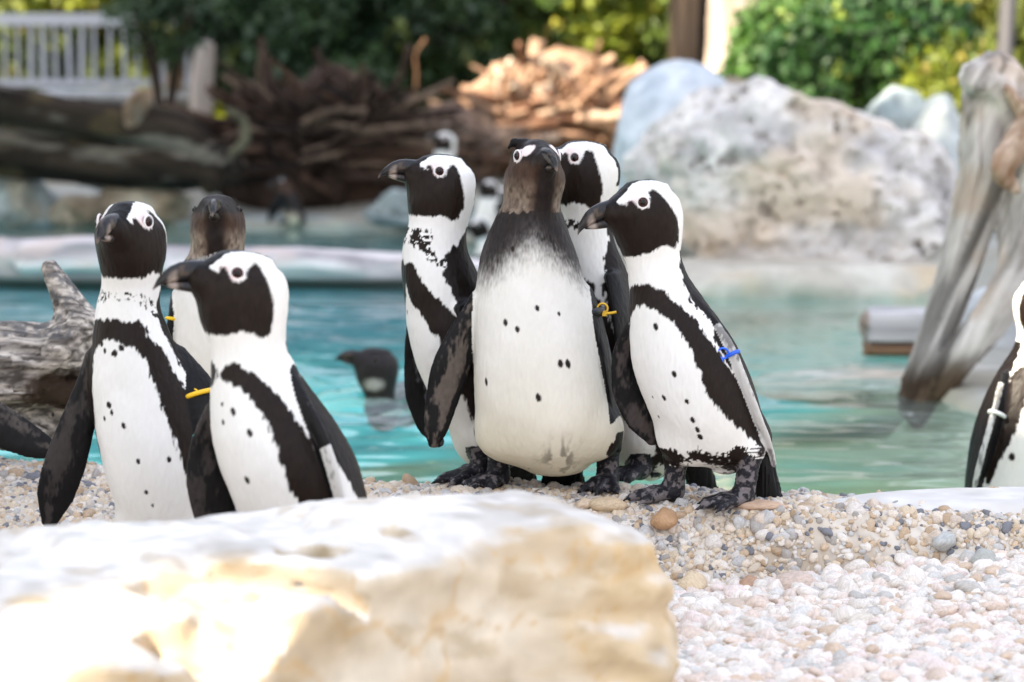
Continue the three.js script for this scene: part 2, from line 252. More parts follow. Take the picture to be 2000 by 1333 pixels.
// the foreground boulder: a bedded slab, its top dipping towards the camera
const HOLLOWS = [[-0.372, 2.74, 0.036], [-0.318, 2.76, 0.03], [-0.287, 2.75, 0.034], [-0.245, 2.74, 0.03], [-0.236, 2.83, 0.024], [-0.34, 2.60, 0.036], [-0.39, 2.44, 0.034], [-0.30, 2.66, 0.028], [-0.14, 2.90, 0.011], [-0.55, 2.70, 0.014]];
{ const back = [[-1.6, 3.05], [-0.6, 3.12], [-0.25, 3.14], [0.02, 3.16], [0.13, 3.1]], front = [[-1.6, 2.1], [-0.8, 2.2], [-0.36, 2.47], [-0.12, 2.78], [0.0, 2.9], [0.13, 2.93]];
  const topAt = (x, e) => { const ridge = lerpTab([[-1.6, 0.13], [-0.66, 0.160], [-0.45, 0.172], [-0.2, 0.194], [-0.1, 0.200], [0.05, 0.200], [0.105, 0.186], [0.16, 0.165], [0.2, 0.13], [0.23, 0.08]], x); return ridge - 0.06 * sst(0.1, 0.8, (lerpTab(back, x) - e)); };
  const f = (x, y, z) => {
    const e = -z, bed = 0.014 * vn(x * 2.2 + y * 9, y * 34 + x * 3.5, e * 5) + 0.012 * vn(x * 6, y * 16 + x * 2, e * 9) + 0.004 * fbm(x * 30, y * 50, e * 30, 3), n = 0.012 * fbm(x * 3.5, y * 5, e * 3.5, 2) + 0.020 * fbm(x * 11, y * 16, e * 11, 4) + bed;
    const right = x - (0.203 - 0.03 * sst(0.1, -0.1, y) + 0.012 * vn(1, y * 14, e * 6));
    let d = smax(y - topAt(x, e), e - lerpTab(back, x), 0.05); d = smax(d, lerpTab(front, x) - e - 0.10 * sst(0.1, -0.14, y), 0.045); d = smax(d, right, 0.06); d = Math.max(d, -1.5 - x, -0.2 - y);
    // hollows on the upper face
    for (const [hx, he, r1] of HOLLOWS) { const t = topAt(hx, he); d = smax(d, r1 * 1.3 - Math.hypot((x - hx) * 0.6 + 0.2 * (e - he), (y - t + 0.002) * 1.0, e - he) + 0.012 * vn(x * 40, y * 40, e * 40), 0.008); }
    return d * 0.75 + n * 0.75;
  };
  const g = surface(f, [-1.55, -0.21, -3.3], [0.32, 0.3, -2.0], 0.0085, 1.7);
  colored(g, (x, y, z, ny) => { const n = fbm(x * 6, y * 9, z * 6, 5), m = fbm(x * 3 + 4, y * 4, z * 3, 4), ve = Math.abs(fbm(x * 7 + 9, y * 7, z * 7, 3)), f = fbm(x * 40, y * 50, z * 40, 3);
    let c = mixc([0.47, 0.37, 0.25], [0.66, 0.58, 0.46], clamp(0.5 + n * 1.7)); c = mixc(c, [0.56, 0.39, 0.19], sst(0.06, 0.3, m) * 0.5 * (1 - 0.5 * sst(0.5, 0.9, ny))); c = mixc(c, [0.50, 0.31, 0.12], sst(0.03, 0.0, ve) * 0.55); c = mixc(c, mixc([0.52, 0.495, 0.46], [0.76, 0.73, 0.69], clamp(0.5 + n * 1.6 + f * 0.6)), 0.85 * sst(0.5, 0.85, ny)); const hol = Math.min(...HOLLOWS.map(([hx, he, r1]) => Math.hypot((x - hx) * 0.6 + 0.2 * (-z - he), (y - topAt(hx, he)) * 0.8, -z - he) / r1)); c = mixc(c, [0.40, 0.31, 0.19], sst(1.35, 0.9, hol + 0.3 * f) * 0.8); const strata = vn(x * 2.2 + y * 9, y * 46 + x * 7, z * 5), st2 = fbm(x * 16, y * 44 + x * 8, z * 16, 3); c = mixc(c, [0.36, 0.26, 0.14], sst(0.16, 0.42, st2) * 0.45); return c.map((v) => v * (1 + 0.22 * f + 0.10 * strata)); });
  tag(mesh('boulder', g, vmat({ roughness: 0.85 })), 'big pale layered boulder with tan face in the very foreground', 'boulder'); }
// single stones lying on the ledge and at the foot of it
function cobble(label, px, py, D, size, tone, k, up = 0) { const p = at(px, py, D); const m = mesh('cobble', pebbleGeo[6 + k % 3], mat({ color: rgb(...tone), roughness: 0.6, map: stoneSkin, name: 'cobble' })); m.position.copy(p); m.position.y = (D > lerpTab(FRONT_LOW, p.x) + 0.04 ? ledgeTop(p.x, -D) : gravelTop(p.x, -D)) + size[1] * (0.45 + up); m.scale.set(...size); m.rotation.y = k * 1.3; return tag(m, label, 'stone', 'cobbles among the pebbles'); }
cobble('orange brown lumpy stone at the toes of the blue banded penguin', 1297, 1008, 4.055, [0.030, 0.018, 0.022], [0.50, 0.30, 0.16], 6);
cobble('flat yellowish stone beside the cream bellied penguin\'s foot', 1185, 990, 4.11, [0.032, 0.013, 0.018], [0.62, 0.48, 0.32], 7);
cobble('rounded buff stone left of the flat yellowish one', 1143, 991, 4.12, [0.018, 0.012, 0.015], [0.66, 0.52, 0.38], 8);
cobble('pale pinkish brown flat stone behind the blue banded penguin\'s raised toes', 1480, 995, 4.07, [0.045, 0.009, 0.02], [0.58, 0.40, 0.28], 7);
cobble('wide cream stone at the foot of the ledge beside the boulder', 1350, 1160, 3.935, [0.032, 0.020, 0.024], [0.72, 0.58, 0.40], 6);
cobble('reddish brown round stone at the foot of the ledge', 1465, 1163, 3.93, [0.023, 0.018, 0.02], [0.48, 0.30, 0.20], 8);
cobble('large oval pinkish stone on the white gravel', 1553, 1183, 3.90, [0.034, 0.020, 0.024], [0.62, 0.50, 0.43], 7);
cobble('grey green stone half sunk at the foot of the ledge', 1918, 1170, 3.93, [0.026, 0.018, 0.022], [0.42, 0.43, 0.40], 6);
cobble('flat cream stone low in the gravel', 1680, 1255, 3.68, [0.032, 0.014, 0.02], [0.70, 0.64, 0.55], 8);
cobble('long pale tan flat stone in the gravel', 1460, 1215, 3.80, [0.046, 0.010, 0.018], [0.66, 0.55, 0.46], 7);
cobble('light grey slab like stone in the face of the ledge', 1845, 1120, 4.0, [0.028, 0.018, 0.02], [0.48, 0.49, 0.48], 8);
cobble('small slate blue stone on the rim of the ledge', 1775, 1012, 4.06, [0.011, 0.008, 0.009], [0.11, 0.12, 0.16], 6);
// smooth mortar slab along the rim on the right
{ const g = rockGeo({ r: [0.36, 0.035, 0.11], seed: 61, cell: 0.006, planes: 5, rough: 0.10, freq: 5, keep: 0.85, flat: 0.7 }); colored(g, PALE(3, [0.60, 0.57, 0.53], [0.72, 0.70, 0.67], [0.62, 0.54, 0.45], 0.4)); const m = mesh('rim_stone', g, rockMat); const p = at(1935, 1000, 4.15); m.position.set(p.x + 0.06, -0.012, -4.15); tag(m, 'smooth whitish stone slab on the ledge rim at the right', 'rock'); }
// the big rocks across the pool
const W9 = (px, py, D) => at(px, py, D);
rock('boulder', 'huge pitted grey white boulder on the far bank, tallest of the far rocks', V(at(1585, 380, 10.2).x, 0.23, -10.25), { r: [0.80, 0.52, 0.55], seed: 71, cell: 0.016, planes: 16, rough: 0.17, freq: 3.4, keep: 0.70, sharp: 0.012, skew: 0.34, pits: 0.10, cuts: [[0.62, 0.78, 0.05, 0.74], [0.95, 0.3, 0.1, 0.86], [-0.75, 0.66, 0, 0.84]] }, (() => { const q = PALE(1, [0.46, 0.435, 0.42], [0.70, 0.66, 0.62], [0.62, 0.48, 0.34], 0.65); return (x, y, z) => { const c = q(x, y, z), p = sst(0.12, 0.42, fbm(x * 14, y * 14 + 71, z * 14, 3)), d = sst(0.25, 0.45, fbm(x * 9 + 4, y * 9, z * 9, 4)); return mixc(mixc(c, [0.24, 0.22, 0.20], p * 0.35), [0.22, 0.19, 0.15], d * 0.4); }; })(), 'boulders on the far bank');
rock('boulder', 'smooth bluish white boulder leaning on the left of the huge pitted one', V(at(1330, 350, 10.6).x, 0.27, -10.75), { r: [0.37, 0.52, 0.42], seed: 74, cell: 0.018, planes: 14, rough: 0.14, freq: 2.8, keep: 0.7, sharp: 0.01 }, PALE(2, [0.40, 0.45, 0.50], [0.60, 0.63, 0.66], [0.34, 0.32, 0.28], 0.4), 'boulders on the far bank');
rock('boulder', 'small pale blue green rock perched above the huge boulder', V(at(1742, 222, 10.9).x, at(1742, 222, 10.9).y - 0.02, -10.9), { r: [0.17, 0.14, 0.17], seed: 83, cell: 0.011, planes: 16, rough: 0.1, freq: 3, keep: 0.64, sharp: 0.008 }, PALE(7, [0.28, 0.34, 0.35], [0.42, 0.47, 0.46], [0.45, 0.41, 0.33], 0.5), 'boulders on the far bank');
rock('boulder', 'tall pale grey green rock behind the right driftwood trunk', V(at(1885, 340, 10.2).x, 0.13, -10.4), { r: [0.27, 0.50, 0.32], seed: 89, cell: 0.016, planes: 16, rough: 0.14, freq: 3, keep: 0.68, sharp: 0.01 }, PALE(9, [0.27, 0.31, 0.31], [0.42, 0.45, 0.44], [0.36, 0.27, 0.2], 0.6), 'boulders on the far bank');
rock('rock_bank', 'low sandy rock shelf at the foot of the huge boulder', V(at(1600, 540, 9.7).x, -0.13, -9.75), { r: [0.95, 0.16, 0.35], seed: 93, cell: 0.022, planes: 8, rough: 0.2, freq: 4, flat: 0.6 }, PALE(4, [0.46, 0.42, 0.35], [0.58, 0.54, 0.47], [0.56, 0.44, 0.29], 0.8));
rock('boulder', 'earth brown stone wedged between the bluish and the pitted boulder tops', V(at(1425, 185, 11.2).x, at(1425, 200, 11.2).y, -11.2), { r: [0.16, 0.12, 0.15], seed: 99, cell: 0.014 }, PALE(5, [0.16, 0.13, 0.10], [0.26, 0.22, 0.17], [0.2, 0.15, 0.1], 0.4), 'boulders on the far bank');
rock('rock', 'grey rock at the water line under the right driftwood', V(at(1955, 650, 7.4).x, -0.09, -7.45), { r: [0.13, 0.17, 0.14], seed: 103, cell: 0.01 }, PALE(6, [0.34, 0.36, 0.37], [0.54, 0.55, 0.55], [0.4, 0.36, 0.3], 0.3));
rock('rock', 'flat wet pale rock lying in the shallows beside the driftwood foot', V(at(1905, 725, 7.0).x, -0.165, -7.0), { r: [0.22, 0.06, 0.2], seed: 107, cell: 0.01, flat: 0.8 }, PALE(8, [0.42, 0.41, 0.38], [0.58, 0.57, 0.55], [0.5, 0.44, 0.35], 0.4));
rock('sand_spit', 'low sandy gravel spit running out from the right bank', V(at(1760, 700, 7.1).x - 0.02, -0.188, -7.12), { r: [0.44, 0.055, 0.3], seed: 109, cell: 0.012, flat: 0.7, rough: 0.16, freq: 5 }, PALE(8, [0.38, 0.36, 0.31], [0.52, 0.5, 0.45], [0.46, 0.38, 0.28], 0.5));
// the row of blocks under the dark log on the left bank
[[30, 392, 13.9, [0.34, 0.20, 0.28], 'big green grey block at the left end of the bank under the dark log', 'a', 111], [155, 410, 13.8, [0.20, 0.11, 0.2], 'small brownish block between two larger ones under the dark log', 'b', 113], [285, 402, 13.85, [0.29, 0.16, 0.24], 'wide tan fronted block right of the small brownish one under the log', 'b', 117], [235, 358, 14.2, [0.26, 0.08, 0.2], 'pale flat stone lying on top of the blocks under the log', 'a', 119], [775, 402, 13.0, [0.14, 0.11, 0.16], 'square pale block on the bank left of the far penguins', 'a', 123], [520, 432, 13.85, [0.75, 0.045, 0.2], 'long low kerb stone at the water line below the roots', 'a', 127], [905, 462, 12.4, [0.26, 0.05, 0.18], 'flat landing stone in front of the far penguins', 'a', 131], [850, 420, 13.2, [0.5, 0.06, 0.5], 'broad low rock that the far penguins stand on', 'a', 137], [800, 250, 15.6, [0.30, 0.14, 0.2], 'grey weathered stump like rock between the two root piles', 'b', 139]].forEach(([px, py, D, r, label, k, seed]) => rock('stone_block', label, at(px, py, D), { r, seed, cell: Math.max(0.013, r[0] * 0.05), planes: 10, keep: 0.62, rough: 0.16, freq: 3.4, flat: 0.75, sharp: 0.012 }, k === 'a' ? PALE(seed, [0.14, 0.17, 0.165], [0.36, 0.40, 0.39], [0.30, 0.25, 0.17], 0.7) : PALE(seed, [0.20, 0.15, 0.10], [0.42, 0.36, 0.27], [0.36, 0.24, 0.14], 0.7), 'stone blocks of the far bank'));
// ---------------------------------------------------------------- driftwood, logs and roots
const woodMat = vmat({ roughness: 0.82 });
// limb: a bent, tapering, grained log along points [x, y, z, radius]; grain runs along it
function limbField(pts, grain = 0.12, seed = 0, ridge = 9) {
  const cv = new THREE.CatmullRomCurve3(pts.map((p) => V(p[0], p[1], p[2])), false, 'centripetal'), n = Math.max(8, pts.length * 6), S = [];
  for (let i = 0; i <= n; i++) { const t = i / n, q = t * (pts.length - 1), j = Math.min(pts.length - 2, Math.floor(q)); S.push([cv.getPoint(t), mix(pts[j][3], pts[j + 1][3], q - j)]); }
  const box = new THREE.Box3(); for (const [p, r] of S) { box.expandByPoint(p.clone().addScalar(r)); box.expandByPoint(p.clone().addScalar(-r)); }
  const ctr = box.getCenter(V()), rad = box.getSize(V()).length() / 2;
  const f = (x, y, z) => {
    const far = Math.hypot(x - ctr.x, y - ctr.y, z - ctr.z) - rad; if (far > 0.25) return far;
    let best = 9, bt = 0, br = 1, bi = 0;
    for (let i = 0; i < n; i++) { const A = S[i][0], B = S[i + 1][0], dx = B.x - A.x, dy = B.y - A.y, dz = B.z - A.z, t = clamp(((x - A.x) * dx + (y - A.y) * dy + (z - A.z) * dz) / (dx * dx + dy * dy + dz * dz)), r = mix(S[i][1], S[i + 1][1], t), d = Math.hypot(x - A.x - t * dx, y - A.y - t * dy, z - A.z - t * dz) - r; if (d < best) { best = d; bi = i; bt = t; br = r; } }
    const A = S[bi][0], B = S[bi + 1][0], along = (bi + bt) / n * cv.cacheLen;
    const tx = (B.x - A.x), ty = (B.y - A.y), tz = (B.z - A.z), l = Math.hypot(tx, ty, tz), k = ((x - A.x) * tx + (y - A.y) * ty + (z - A.z) * tz) / l / l;
    const ox = (x - A.x - k * tx) / br, oy = (y - A.y - k * ty) / br, oz = (z - A.z - k * tz) / br;
    const gr = fbm(ox * ridge * 0.45 + seed, oy * ridge * 0.45 + along * 1.1, oz * ridge * 0.45, 3), fine = Math.abs(vn(ox * ridge + seed, oy * ridge + along * 3, oz * ridge));
    return best + br * grain * (gr * 1.6 - (fine < 0.12 ? -0.35 * (1 - fine / 0.12) : 0));
  };
  cv.cacheLen = cv.getLength();
  return { f, box };
}
function woodMesh(name, limbs, cell, tint, parent, blend = 0.03, origin) {
  const L = limbs.map((l) => limbField(l.p, l.g ?? 0.12, l.s ?? 3, l.ridge ?? 9)), box = new THREE.Box3(); for (const l of L) box.union(l.box); box.expandByScalar(cell * 3 + 0.01);
  const f = (x, y, z) => { let d = L[0].f(x, y, z); for (let i = 1; i < L.length; i++) d = smin(d, L[i].f(x, y, z), blend); for (const c of limbs.cut ?? []) d = Math.max(d, c(x, y, z)); return d * 0.8; };
  const g = surface(f, box.min.toArray(), box.max.toArray(), cell, 1.7); colored(g, tint); if (origin) g.translate(-origin.x, -origin.y, -origin.z);
  return mesh(name, g, woodMat, parent);
}
const wood = (a, b, c, seed, dir = [1, 0, 0], fr = 60) => (x, y, z) => { const al = x * dir[0] + y * dir[1] + z * dir[2], ox = x - al * dir[0] * 0.93, oy = y - al * dir[1] * 0.93, oz = z - al * dir[2] * 0.93, g = fbm(ox * fr + seed, oy * fr, oz * fr, 3), n = fbm(x * 5 + seed, y * 5, z * 5, 4); return mixc(mixc(a, b, clamp(0.5 + g * 1.5)), c, sst(0.05, 0.35, n) * 0.7).map((v) => v * (0.9 + 0.35 * g)); };
const pt = (px, py, D, rpx) => { const p = at(px, py, D); return [p.x, p.y, p.z, rpx / F * D]; };
// weathered stump with a broken branch on the ledge at the left
{ const D = 4.62, limbs = [
    { p: [pt(-260, 740, D + 0.05, 92), pt(-80, 722, D, 95), pt(60, 715, D, 88), pt(150, 725, D + 0.02, 84), pt(235, 760, D + 0.06, 62)], g: 0.19, s: 4, ridge: 7 },
    { p: [pt(165, 705, D - 0.01, 46), pt(150, 630, D - 0.01, 36), pt(122, 570, D, 25), pt(97, 524, D + 0.01, 17)], g: 0.2, s: 9, ridge: 5 },
    { p: [pt(120, 680, D - 0.05, 40), pt(150, 650, D - 0.04, 34), pt(185, 640, D - 0.02, 28)], g: 0.22, s: 11, ridge: 5 },
    { p: [pt(-120, 815, D - 0.02, 60), pt(0, 820, D + 0.02, 55), pt(110, 850, D + 0.06, 50)], g: 0.2, s: 14 }];
  limbs.cut = [(x, y, z) => { const h = at(112, 778, D - 0.085); const k = x - h.x, q = y - h.y; return 0.036 - Math.hypot((k + 0.25 * q) * 0.62, (q - 0.15 * k) * 0.95, (z - h.z) * 0.5) + 0.045 * fbm(x * 22, y * 30, z * 22, 4); }];
  const t = wood([0.13, 0.11, 0.095], [0.64, 0.57, 0.49], [0.44, 0.34, 0.24], 3, [0.985, -0.06, 0.1], 150), hole = at(112, 778, D - 0.06);
  const m = woodMesh('driftwood_stump', limbs, 0.0042, (x, y, z) => { const d = Math.hypot((x - hole.x) * 0.7, y - hole.y, (z - hole.z) * 0.7), f = fbm(x * 70, y * 70, z * 70, 3); const ck = Math.abs(fbm(x * 9 + 3, y * 95 + x * 6, z * 60, 3)); let c = t(x, y, z).map((v) => v * (ck < 0.05 ? 0.35 + 11 * ck : 0.95)); c = mixc(c, [0.06, 0.04, 0.028], sst(0.062, 0.04, d + 0.02 * f)); if (y > at(0, 640, D).y - 0.012 && x < at(140, 0, D).x) c = mixc(c, [0.10, 0.10, 0.105], sst(-0.05, 0.15, f) * 0.75); return c; }, null, 0.035);
  tag(m, 'weathered grey driftwood stump with a broken branch stub on the ledge at the left', 'driftwood'); }
// the upright driftwood trunk standing in the water at the right
{ const D = 6.62, g = thing('upright_driftwood', 'tall silvery driftwood trunk with a forked foot standing in the water at the right', 'driftwood', V(at(1810, 770, D).x, WATER, -D));
  const tint = wood([0.33, 0.295, 0.265], [0.66, 0.61, 0.565], [0.46, 0.35, 0.26], 5, [0.42, 0.9, 0], 30), wet = (x, y, z) => { const c = tint(x, y, z); return mixc(c, [0.10, 0.065, 0.042], sst(WATER + 0.15, WATER + 0.04, y + 0.02 * vn(x * 20, 1, z * 20))).map((v) => v * (1 - 0.55 * sst(0.12, 0.3, fbm((x - y * 0.45) * 17, y * 2.2, z * 14, 4)))); };
  woodMesh('trunk', [
    { p: [pt(1798, 792, D, 42), pt(1808, 730, D, 38), pt(1836, 640, D, 36), pt(1872, 530, D, 40), pt(1904, 420, D, 46), pt(1926, 320, D, 50), pt(1925, 240, D, 46), pt(1932, 165, D, 50)], g: 0.17, s: 3, ridge: 8 },
    { p: [pt(1990, 240, D, 44), pt(1950, 160, D - 0.03, 56), pt(1905, 150, D - 0.06, 32)], g: 0.3, s: 7, ridge: 4 },
    { p: [pt(1834, 752, D - 0.03, 34), pt(1880, 694, D - 0.08, 36), pt(1940, 620, D - 0.11, 38), pt(1996, 525, D - 0.09, 46), pt(2025, 420, D - 0.02, 72), pt(2040, 300, D + 0.04, 92)], g: 0.17, s: 12, ridge: 8 }], 0.0085, wet, g, 0.008, g.position);
  woodMesh('knot', [{ p: [pt(1984, 372, D - 0.12, 10), pt(1962, 335, D - 0.14, 22), pt(1978, 295, D - 0.13, 26), pt(2010, 250, D - 0.1, 30), pt(2050, 200, D - 0.05, 40)], g: 0.4, s: 21, ridge: 5 }, { p: [pt(1958, 300, D - 0.15, 15), pt(1950, 330, D - 0.17, 13), pt(1962, 362, D - 0.16, 9)], g: 0.3, s: 2, ridge: 4 }, { p: [pt(1992, 210, D - 0.1, 14), pt(1972, 180, D - 0.12, 10), pt(1966, 168, D - 0.12, 5)], g: 0.3, s: 12, ridge: 4 }], 0.009, wood([0.26, 0.15, 0.085], [0.56, 0.43, 0.33], [0.30, 0.15, 0.075], 8, [0.5, 0.8, 0], 40), g, 0.02, g.position); }
// the squared log lying in the water behind it
{ const D = 7.55, a = at(1688, 650, D), b = at(1990, 655, D + 0.1), len = b.x - a.x, f = (x, y, z) => { const q = smax(Math.abs(y) - 0.072 - 0.008 * (x > len - 0.1 ? 1 : 0), Math.abs(z) - 0.085, 0.03), slot = Math.max(Math.abs(y + 0.034) - 0.008 - 0.003 * vn(x * 8, 1, 1), 0.055 - z); return Math.max(Math.max(smax(q, Math.max(-x + 0.018 * vn(y * 30, z * 30, 3) + 0.12 * (0.07 - y) * 0.4, x - len), 0.012), -slot) + 0.006 * fbm(x * 6, y * 40, z * 40, 3), -9) * 0.8; };
  const g = surface(f, [-0.03, -0.1, -0.11], [len + 0.02, 0.1, 0.11], 0.008, 1.6); const t = wood([0.36, 0.34, 0.34], [0.55, 0.53, 0.52], [0.4, 0.36, 0.33], 6, [1, 0, 0], 40); colored(g, (x, y, z) => mixc(t(x, y, z), [0.22, 0.13, 0.075], Math.max(sst(-0.025, -0.04, y), sst(0.012, 0.0, x) * 0.7)));
  const m = mesh('log', g, woodMat); m.position.set(a.x, a.y + 0.004, a.z); m.rotation.y = -0.03; tag(m, 'pale split log with a brown underside lying in the water behind the upright trunk', 'log'); }
// the long pale log afloat across the pool
{ const D = 9.9, m = woodMesh('log', [{ p: [pt(-330, 505, D - 0.1, 48), pt(-60, 508, D, 47), pt(120, 516, D, 45), pt(330, 522, D, 41), pt(560, 524, D, 39), pt(760, 528, D, 36), pt(900, 532, D + 0.02, 30), pt(965, 536, D + 0.03, 20)], g: 0.22, s: 2, ridge: 5 }, { p: [pt(60, 505, D - 0.05, 36), pt(180, 500, D - 0.06, 38), pt(300, 512, D - 0.04, 30)], g: 0.2, s: 31, ridge: 5 }, { p: [pt(470, 520, D - 0.05, 33), pt(590, 514, D - 0.06, 32), pt(690, 524, D - 0.04, 28)], g: 0.2, s: 37, ridge: 5 }], 0.014, (() => { const t = wood([0.40, 0.36, 0.37], [0.74, 0.68, 0.67], [0.68, 0.55, 0.50], 5, [1, 0, 0], 22); return (x, y, z) => mixc(t(x, y, z), [0.06, 0.05, 0.045], sst(WATER + 0.06, WATER + 0.025, y)); })(), null); tag(m, 'long pale bleached log floating across the middle of the pool', 'log'); }
// the dark fallen trunk on the left bank
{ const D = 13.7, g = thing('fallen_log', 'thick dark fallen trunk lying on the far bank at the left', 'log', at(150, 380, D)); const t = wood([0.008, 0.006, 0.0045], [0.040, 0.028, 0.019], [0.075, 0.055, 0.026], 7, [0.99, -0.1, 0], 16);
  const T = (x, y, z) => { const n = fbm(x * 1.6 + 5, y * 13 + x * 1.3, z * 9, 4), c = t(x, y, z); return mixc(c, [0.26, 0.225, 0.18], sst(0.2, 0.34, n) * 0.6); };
  woodMesh('trunk', [{ p: [pt(-260, 270, D + 0.1, 62), pt(-60, 285, D, 58), pt(120, 300, D, 56), pt(260, 312, D, 58), pt(360, 318, D - 0.05, 54), pt(440, 325, D - 0.02, 40)], g: 0.12, s: 3 }], 0.022, T, g, 0.05, g.position);
  woodMesh('limb', [{ p: [pt(-200, 185, D - 0.25, 40), pt(0, 200, D - 0.22, 36), pt(130, 226, D - 0.2, 36), pt(250, 240, D - 0.15, 38), pt(340, 255, D - 0.12, 42), pt(395, 300, D - 0.1, 36), pt(412, 360, D - 0.1, 24)], g: 0.14, s: 9 }], 0.02, T, g, 0.05, g.position);
  woodMesh('stub', [{ p: [pt(255, 235, D - 0.2, 24), pt(275, 195, D - 0.25, 20), pt(290, 182, D - 0.25, 10)], g: 0.14, s: 19 }], 0.016, wood([0.12, 0.08, 0.05], [0.3, 0.21, 0.14], [0.3, 0.25, 0.2], 9, [0.3, 0.9, 0], 20), g, 0.05, g.position);
  woodMesh('root', [{ p: [pt(452, 300, D - 0.2, 9), pt(478, 275, D - 0.22, 11), pt(474, 235, D - 0.22, 10), pt(446, 215, D - 0.2, 7)], g: 0.1, s: 23 }], 0.016, wood([0.05, 0.045, 0.028], [0.11, 0.10, 0.065], [0.06, 0.045, 0.03], 9, [0.3, 0.9, 0], 20), g, 0.05, g.position); }
// upturned root plates: a lumpy core, roots running out of it one by one
function rootPlate(name, label, px, py, D, core, roots, seed, tones, mats) {
  const base = at(px, py, D), g = thing(name, label, 'root pile', base), r = rng(seed);
  const cg = rockGeo({ r: core, seed, cell: core[0] * 0.045, planes: 6, rough: 0.4, freq: 3, keep: 0.8 }); colored(cg, wood(tones[0], tones[1], tones[2], seed, [0.4, 0.8, 0.1], 14)); const c = mesh('core', cg, woodMat, g); c.position.set(0, core[1] * 0.55, -0.12);
  for (const q of roots(r)) {
    const cv = new THREE.CatmullRomCurve3(q.p.map((p) => V(...p)), false, 'centripetal'), tg = new THREE.TubeGeometry(cv, 12, 1, 8, false), pos = tg.attributes.position, rad = [];
    for (let i = 0; i <= 12; i++) { const cpt = cv.getPointAt(i / 12), rr = mix(q.r0, q.r1, Math.pow(i / 12, 0.8)); for (let k = 0; k <= 8; k++) { const id = i * 9 + k, n = V(pos.getX(id), pos.getY(id), pos.getZ(id)).sub(cpt), w = rr * (1 + 0.35 * vn(i * 0.7 + q.s, (k % 8) * 0.9, q.s * 3)); pos.setXYZ(id, cpt.x + n.x * w, cpt.y + n.y * w, cpt.z + n.z * w); } }
    const capId = pos.count, ends = []; const pp = [...pos.array]; for (const i of [0, 12]) { const cpt = cv.getPointAt(i / 12); pp.push(cpt.x, cpt.y, cpt.z); }
    const ix = [...tg.index.array]; for (let k = 0; k < 8; k++) { ix.push(capId, k, k + 1); ix.push(capId + 1, 12 * 9 + k + 1, 12 * 9 + k); }
    const ng = new THREE.BufferGeometry(); ng.setAttribute('position', new THREE.Float32BufferAttribute(pp, 3)); ng.setIndex(ix); ng.computeVertexNormals();
    const c0 = tones[Math.floor(q.t * tones.length) % tones.length], wd = wood(c0.map((v) => v * 0.55), c0.map((v) => v * 1.25), tones[1], q.s, [0.5, 0.6, 0.3], 26); colored(ng, (x, y, z, n, i) => i === capId + 1 ? c0.map((v) => Math.min(0.7, v * 1.5)) : wd(x, y, z));
    mesh('root', ng, woodMat, g);
  }
  return g;
}
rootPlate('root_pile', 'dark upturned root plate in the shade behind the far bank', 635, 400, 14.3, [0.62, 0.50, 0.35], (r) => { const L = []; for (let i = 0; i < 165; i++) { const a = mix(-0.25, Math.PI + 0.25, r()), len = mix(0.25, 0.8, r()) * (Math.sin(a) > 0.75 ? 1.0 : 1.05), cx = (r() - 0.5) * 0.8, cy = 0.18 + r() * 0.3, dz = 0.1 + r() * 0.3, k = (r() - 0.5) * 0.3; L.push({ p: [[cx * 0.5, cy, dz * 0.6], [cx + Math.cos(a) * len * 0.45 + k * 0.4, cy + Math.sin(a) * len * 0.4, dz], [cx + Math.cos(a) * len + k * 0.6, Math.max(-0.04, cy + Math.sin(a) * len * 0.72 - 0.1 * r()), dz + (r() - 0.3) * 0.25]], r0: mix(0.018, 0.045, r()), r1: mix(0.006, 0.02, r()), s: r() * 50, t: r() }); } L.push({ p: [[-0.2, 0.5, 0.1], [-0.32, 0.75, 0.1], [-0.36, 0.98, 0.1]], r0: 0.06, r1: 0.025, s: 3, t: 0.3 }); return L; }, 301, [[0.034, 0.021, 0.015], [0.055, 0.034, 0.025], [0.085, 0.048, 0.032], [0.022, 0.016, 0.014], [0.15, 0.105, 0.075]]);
rootPlate('root_pile', 'sunlit reddish root plate with pale cut ends, in front of the bushes', 1095, 305, 15.6, [0.62, 0.42, 0.35], (r) => { const L = []; for (let i = 0; i < 150; i++) { const a = mix(-0.1, Math.PI + 0.1, r()), len = mix(0.2, 0.62, r()), cx = (r() - 0.5) * 1.1, cy = 0.1 + r() * 0.35 * (1 - Math.abs(cx)), dz = 0.1 + r() * 0.35, k = (r() - 0.5) * 0.3; L.push({ p: [[cx * 0.7, cy, dz * 0.5], [cx + Math.cos(a) * len * 0.4 + k * 0.3, cy + Math.sin(a) * len * 0.35, dz], [cx + Math.cos(a) * len + k * 0.4, Math.max(-0.05, cy + Math.sin(a) * len * 0.62), dz + (r() - 0.2) * 0.25]], r0: mix(0.02, 0.05, r()), r1: mix(0.010, 0.032, r()), s: r() * 50, t: r() }); } L.push({ p: [[-0.2, 0.35, 0.2], [-0.17, 0.6, 0.2], [-0.14, 0.74, 0.2]], r0: 0.09, r1: 0.05, s: 3, t: 0.3 }, { p: [[0.3, 0.3, 0.2], [0.5, 0.42, 0.25], [0.66, 0.56, 0.25]], r0: 0.04, r1: 0.022, s: 8, t: 0.6 }, { p: [[0.5, 0.2, 0.2], [0.7, 0.28, 0.3], [0.86, 0.40, 0.3]], r0: 0.05, r1: 0.03, s: 9, t: 0.1 }); return L; }, 307, [[0.32, 0.19, 0.12], [0.46, 0.30, 0.20], [0.20, 0.10, 0.06], [0.38, 0.22, 0.14], [0.52, 0.40, 0.30]]);
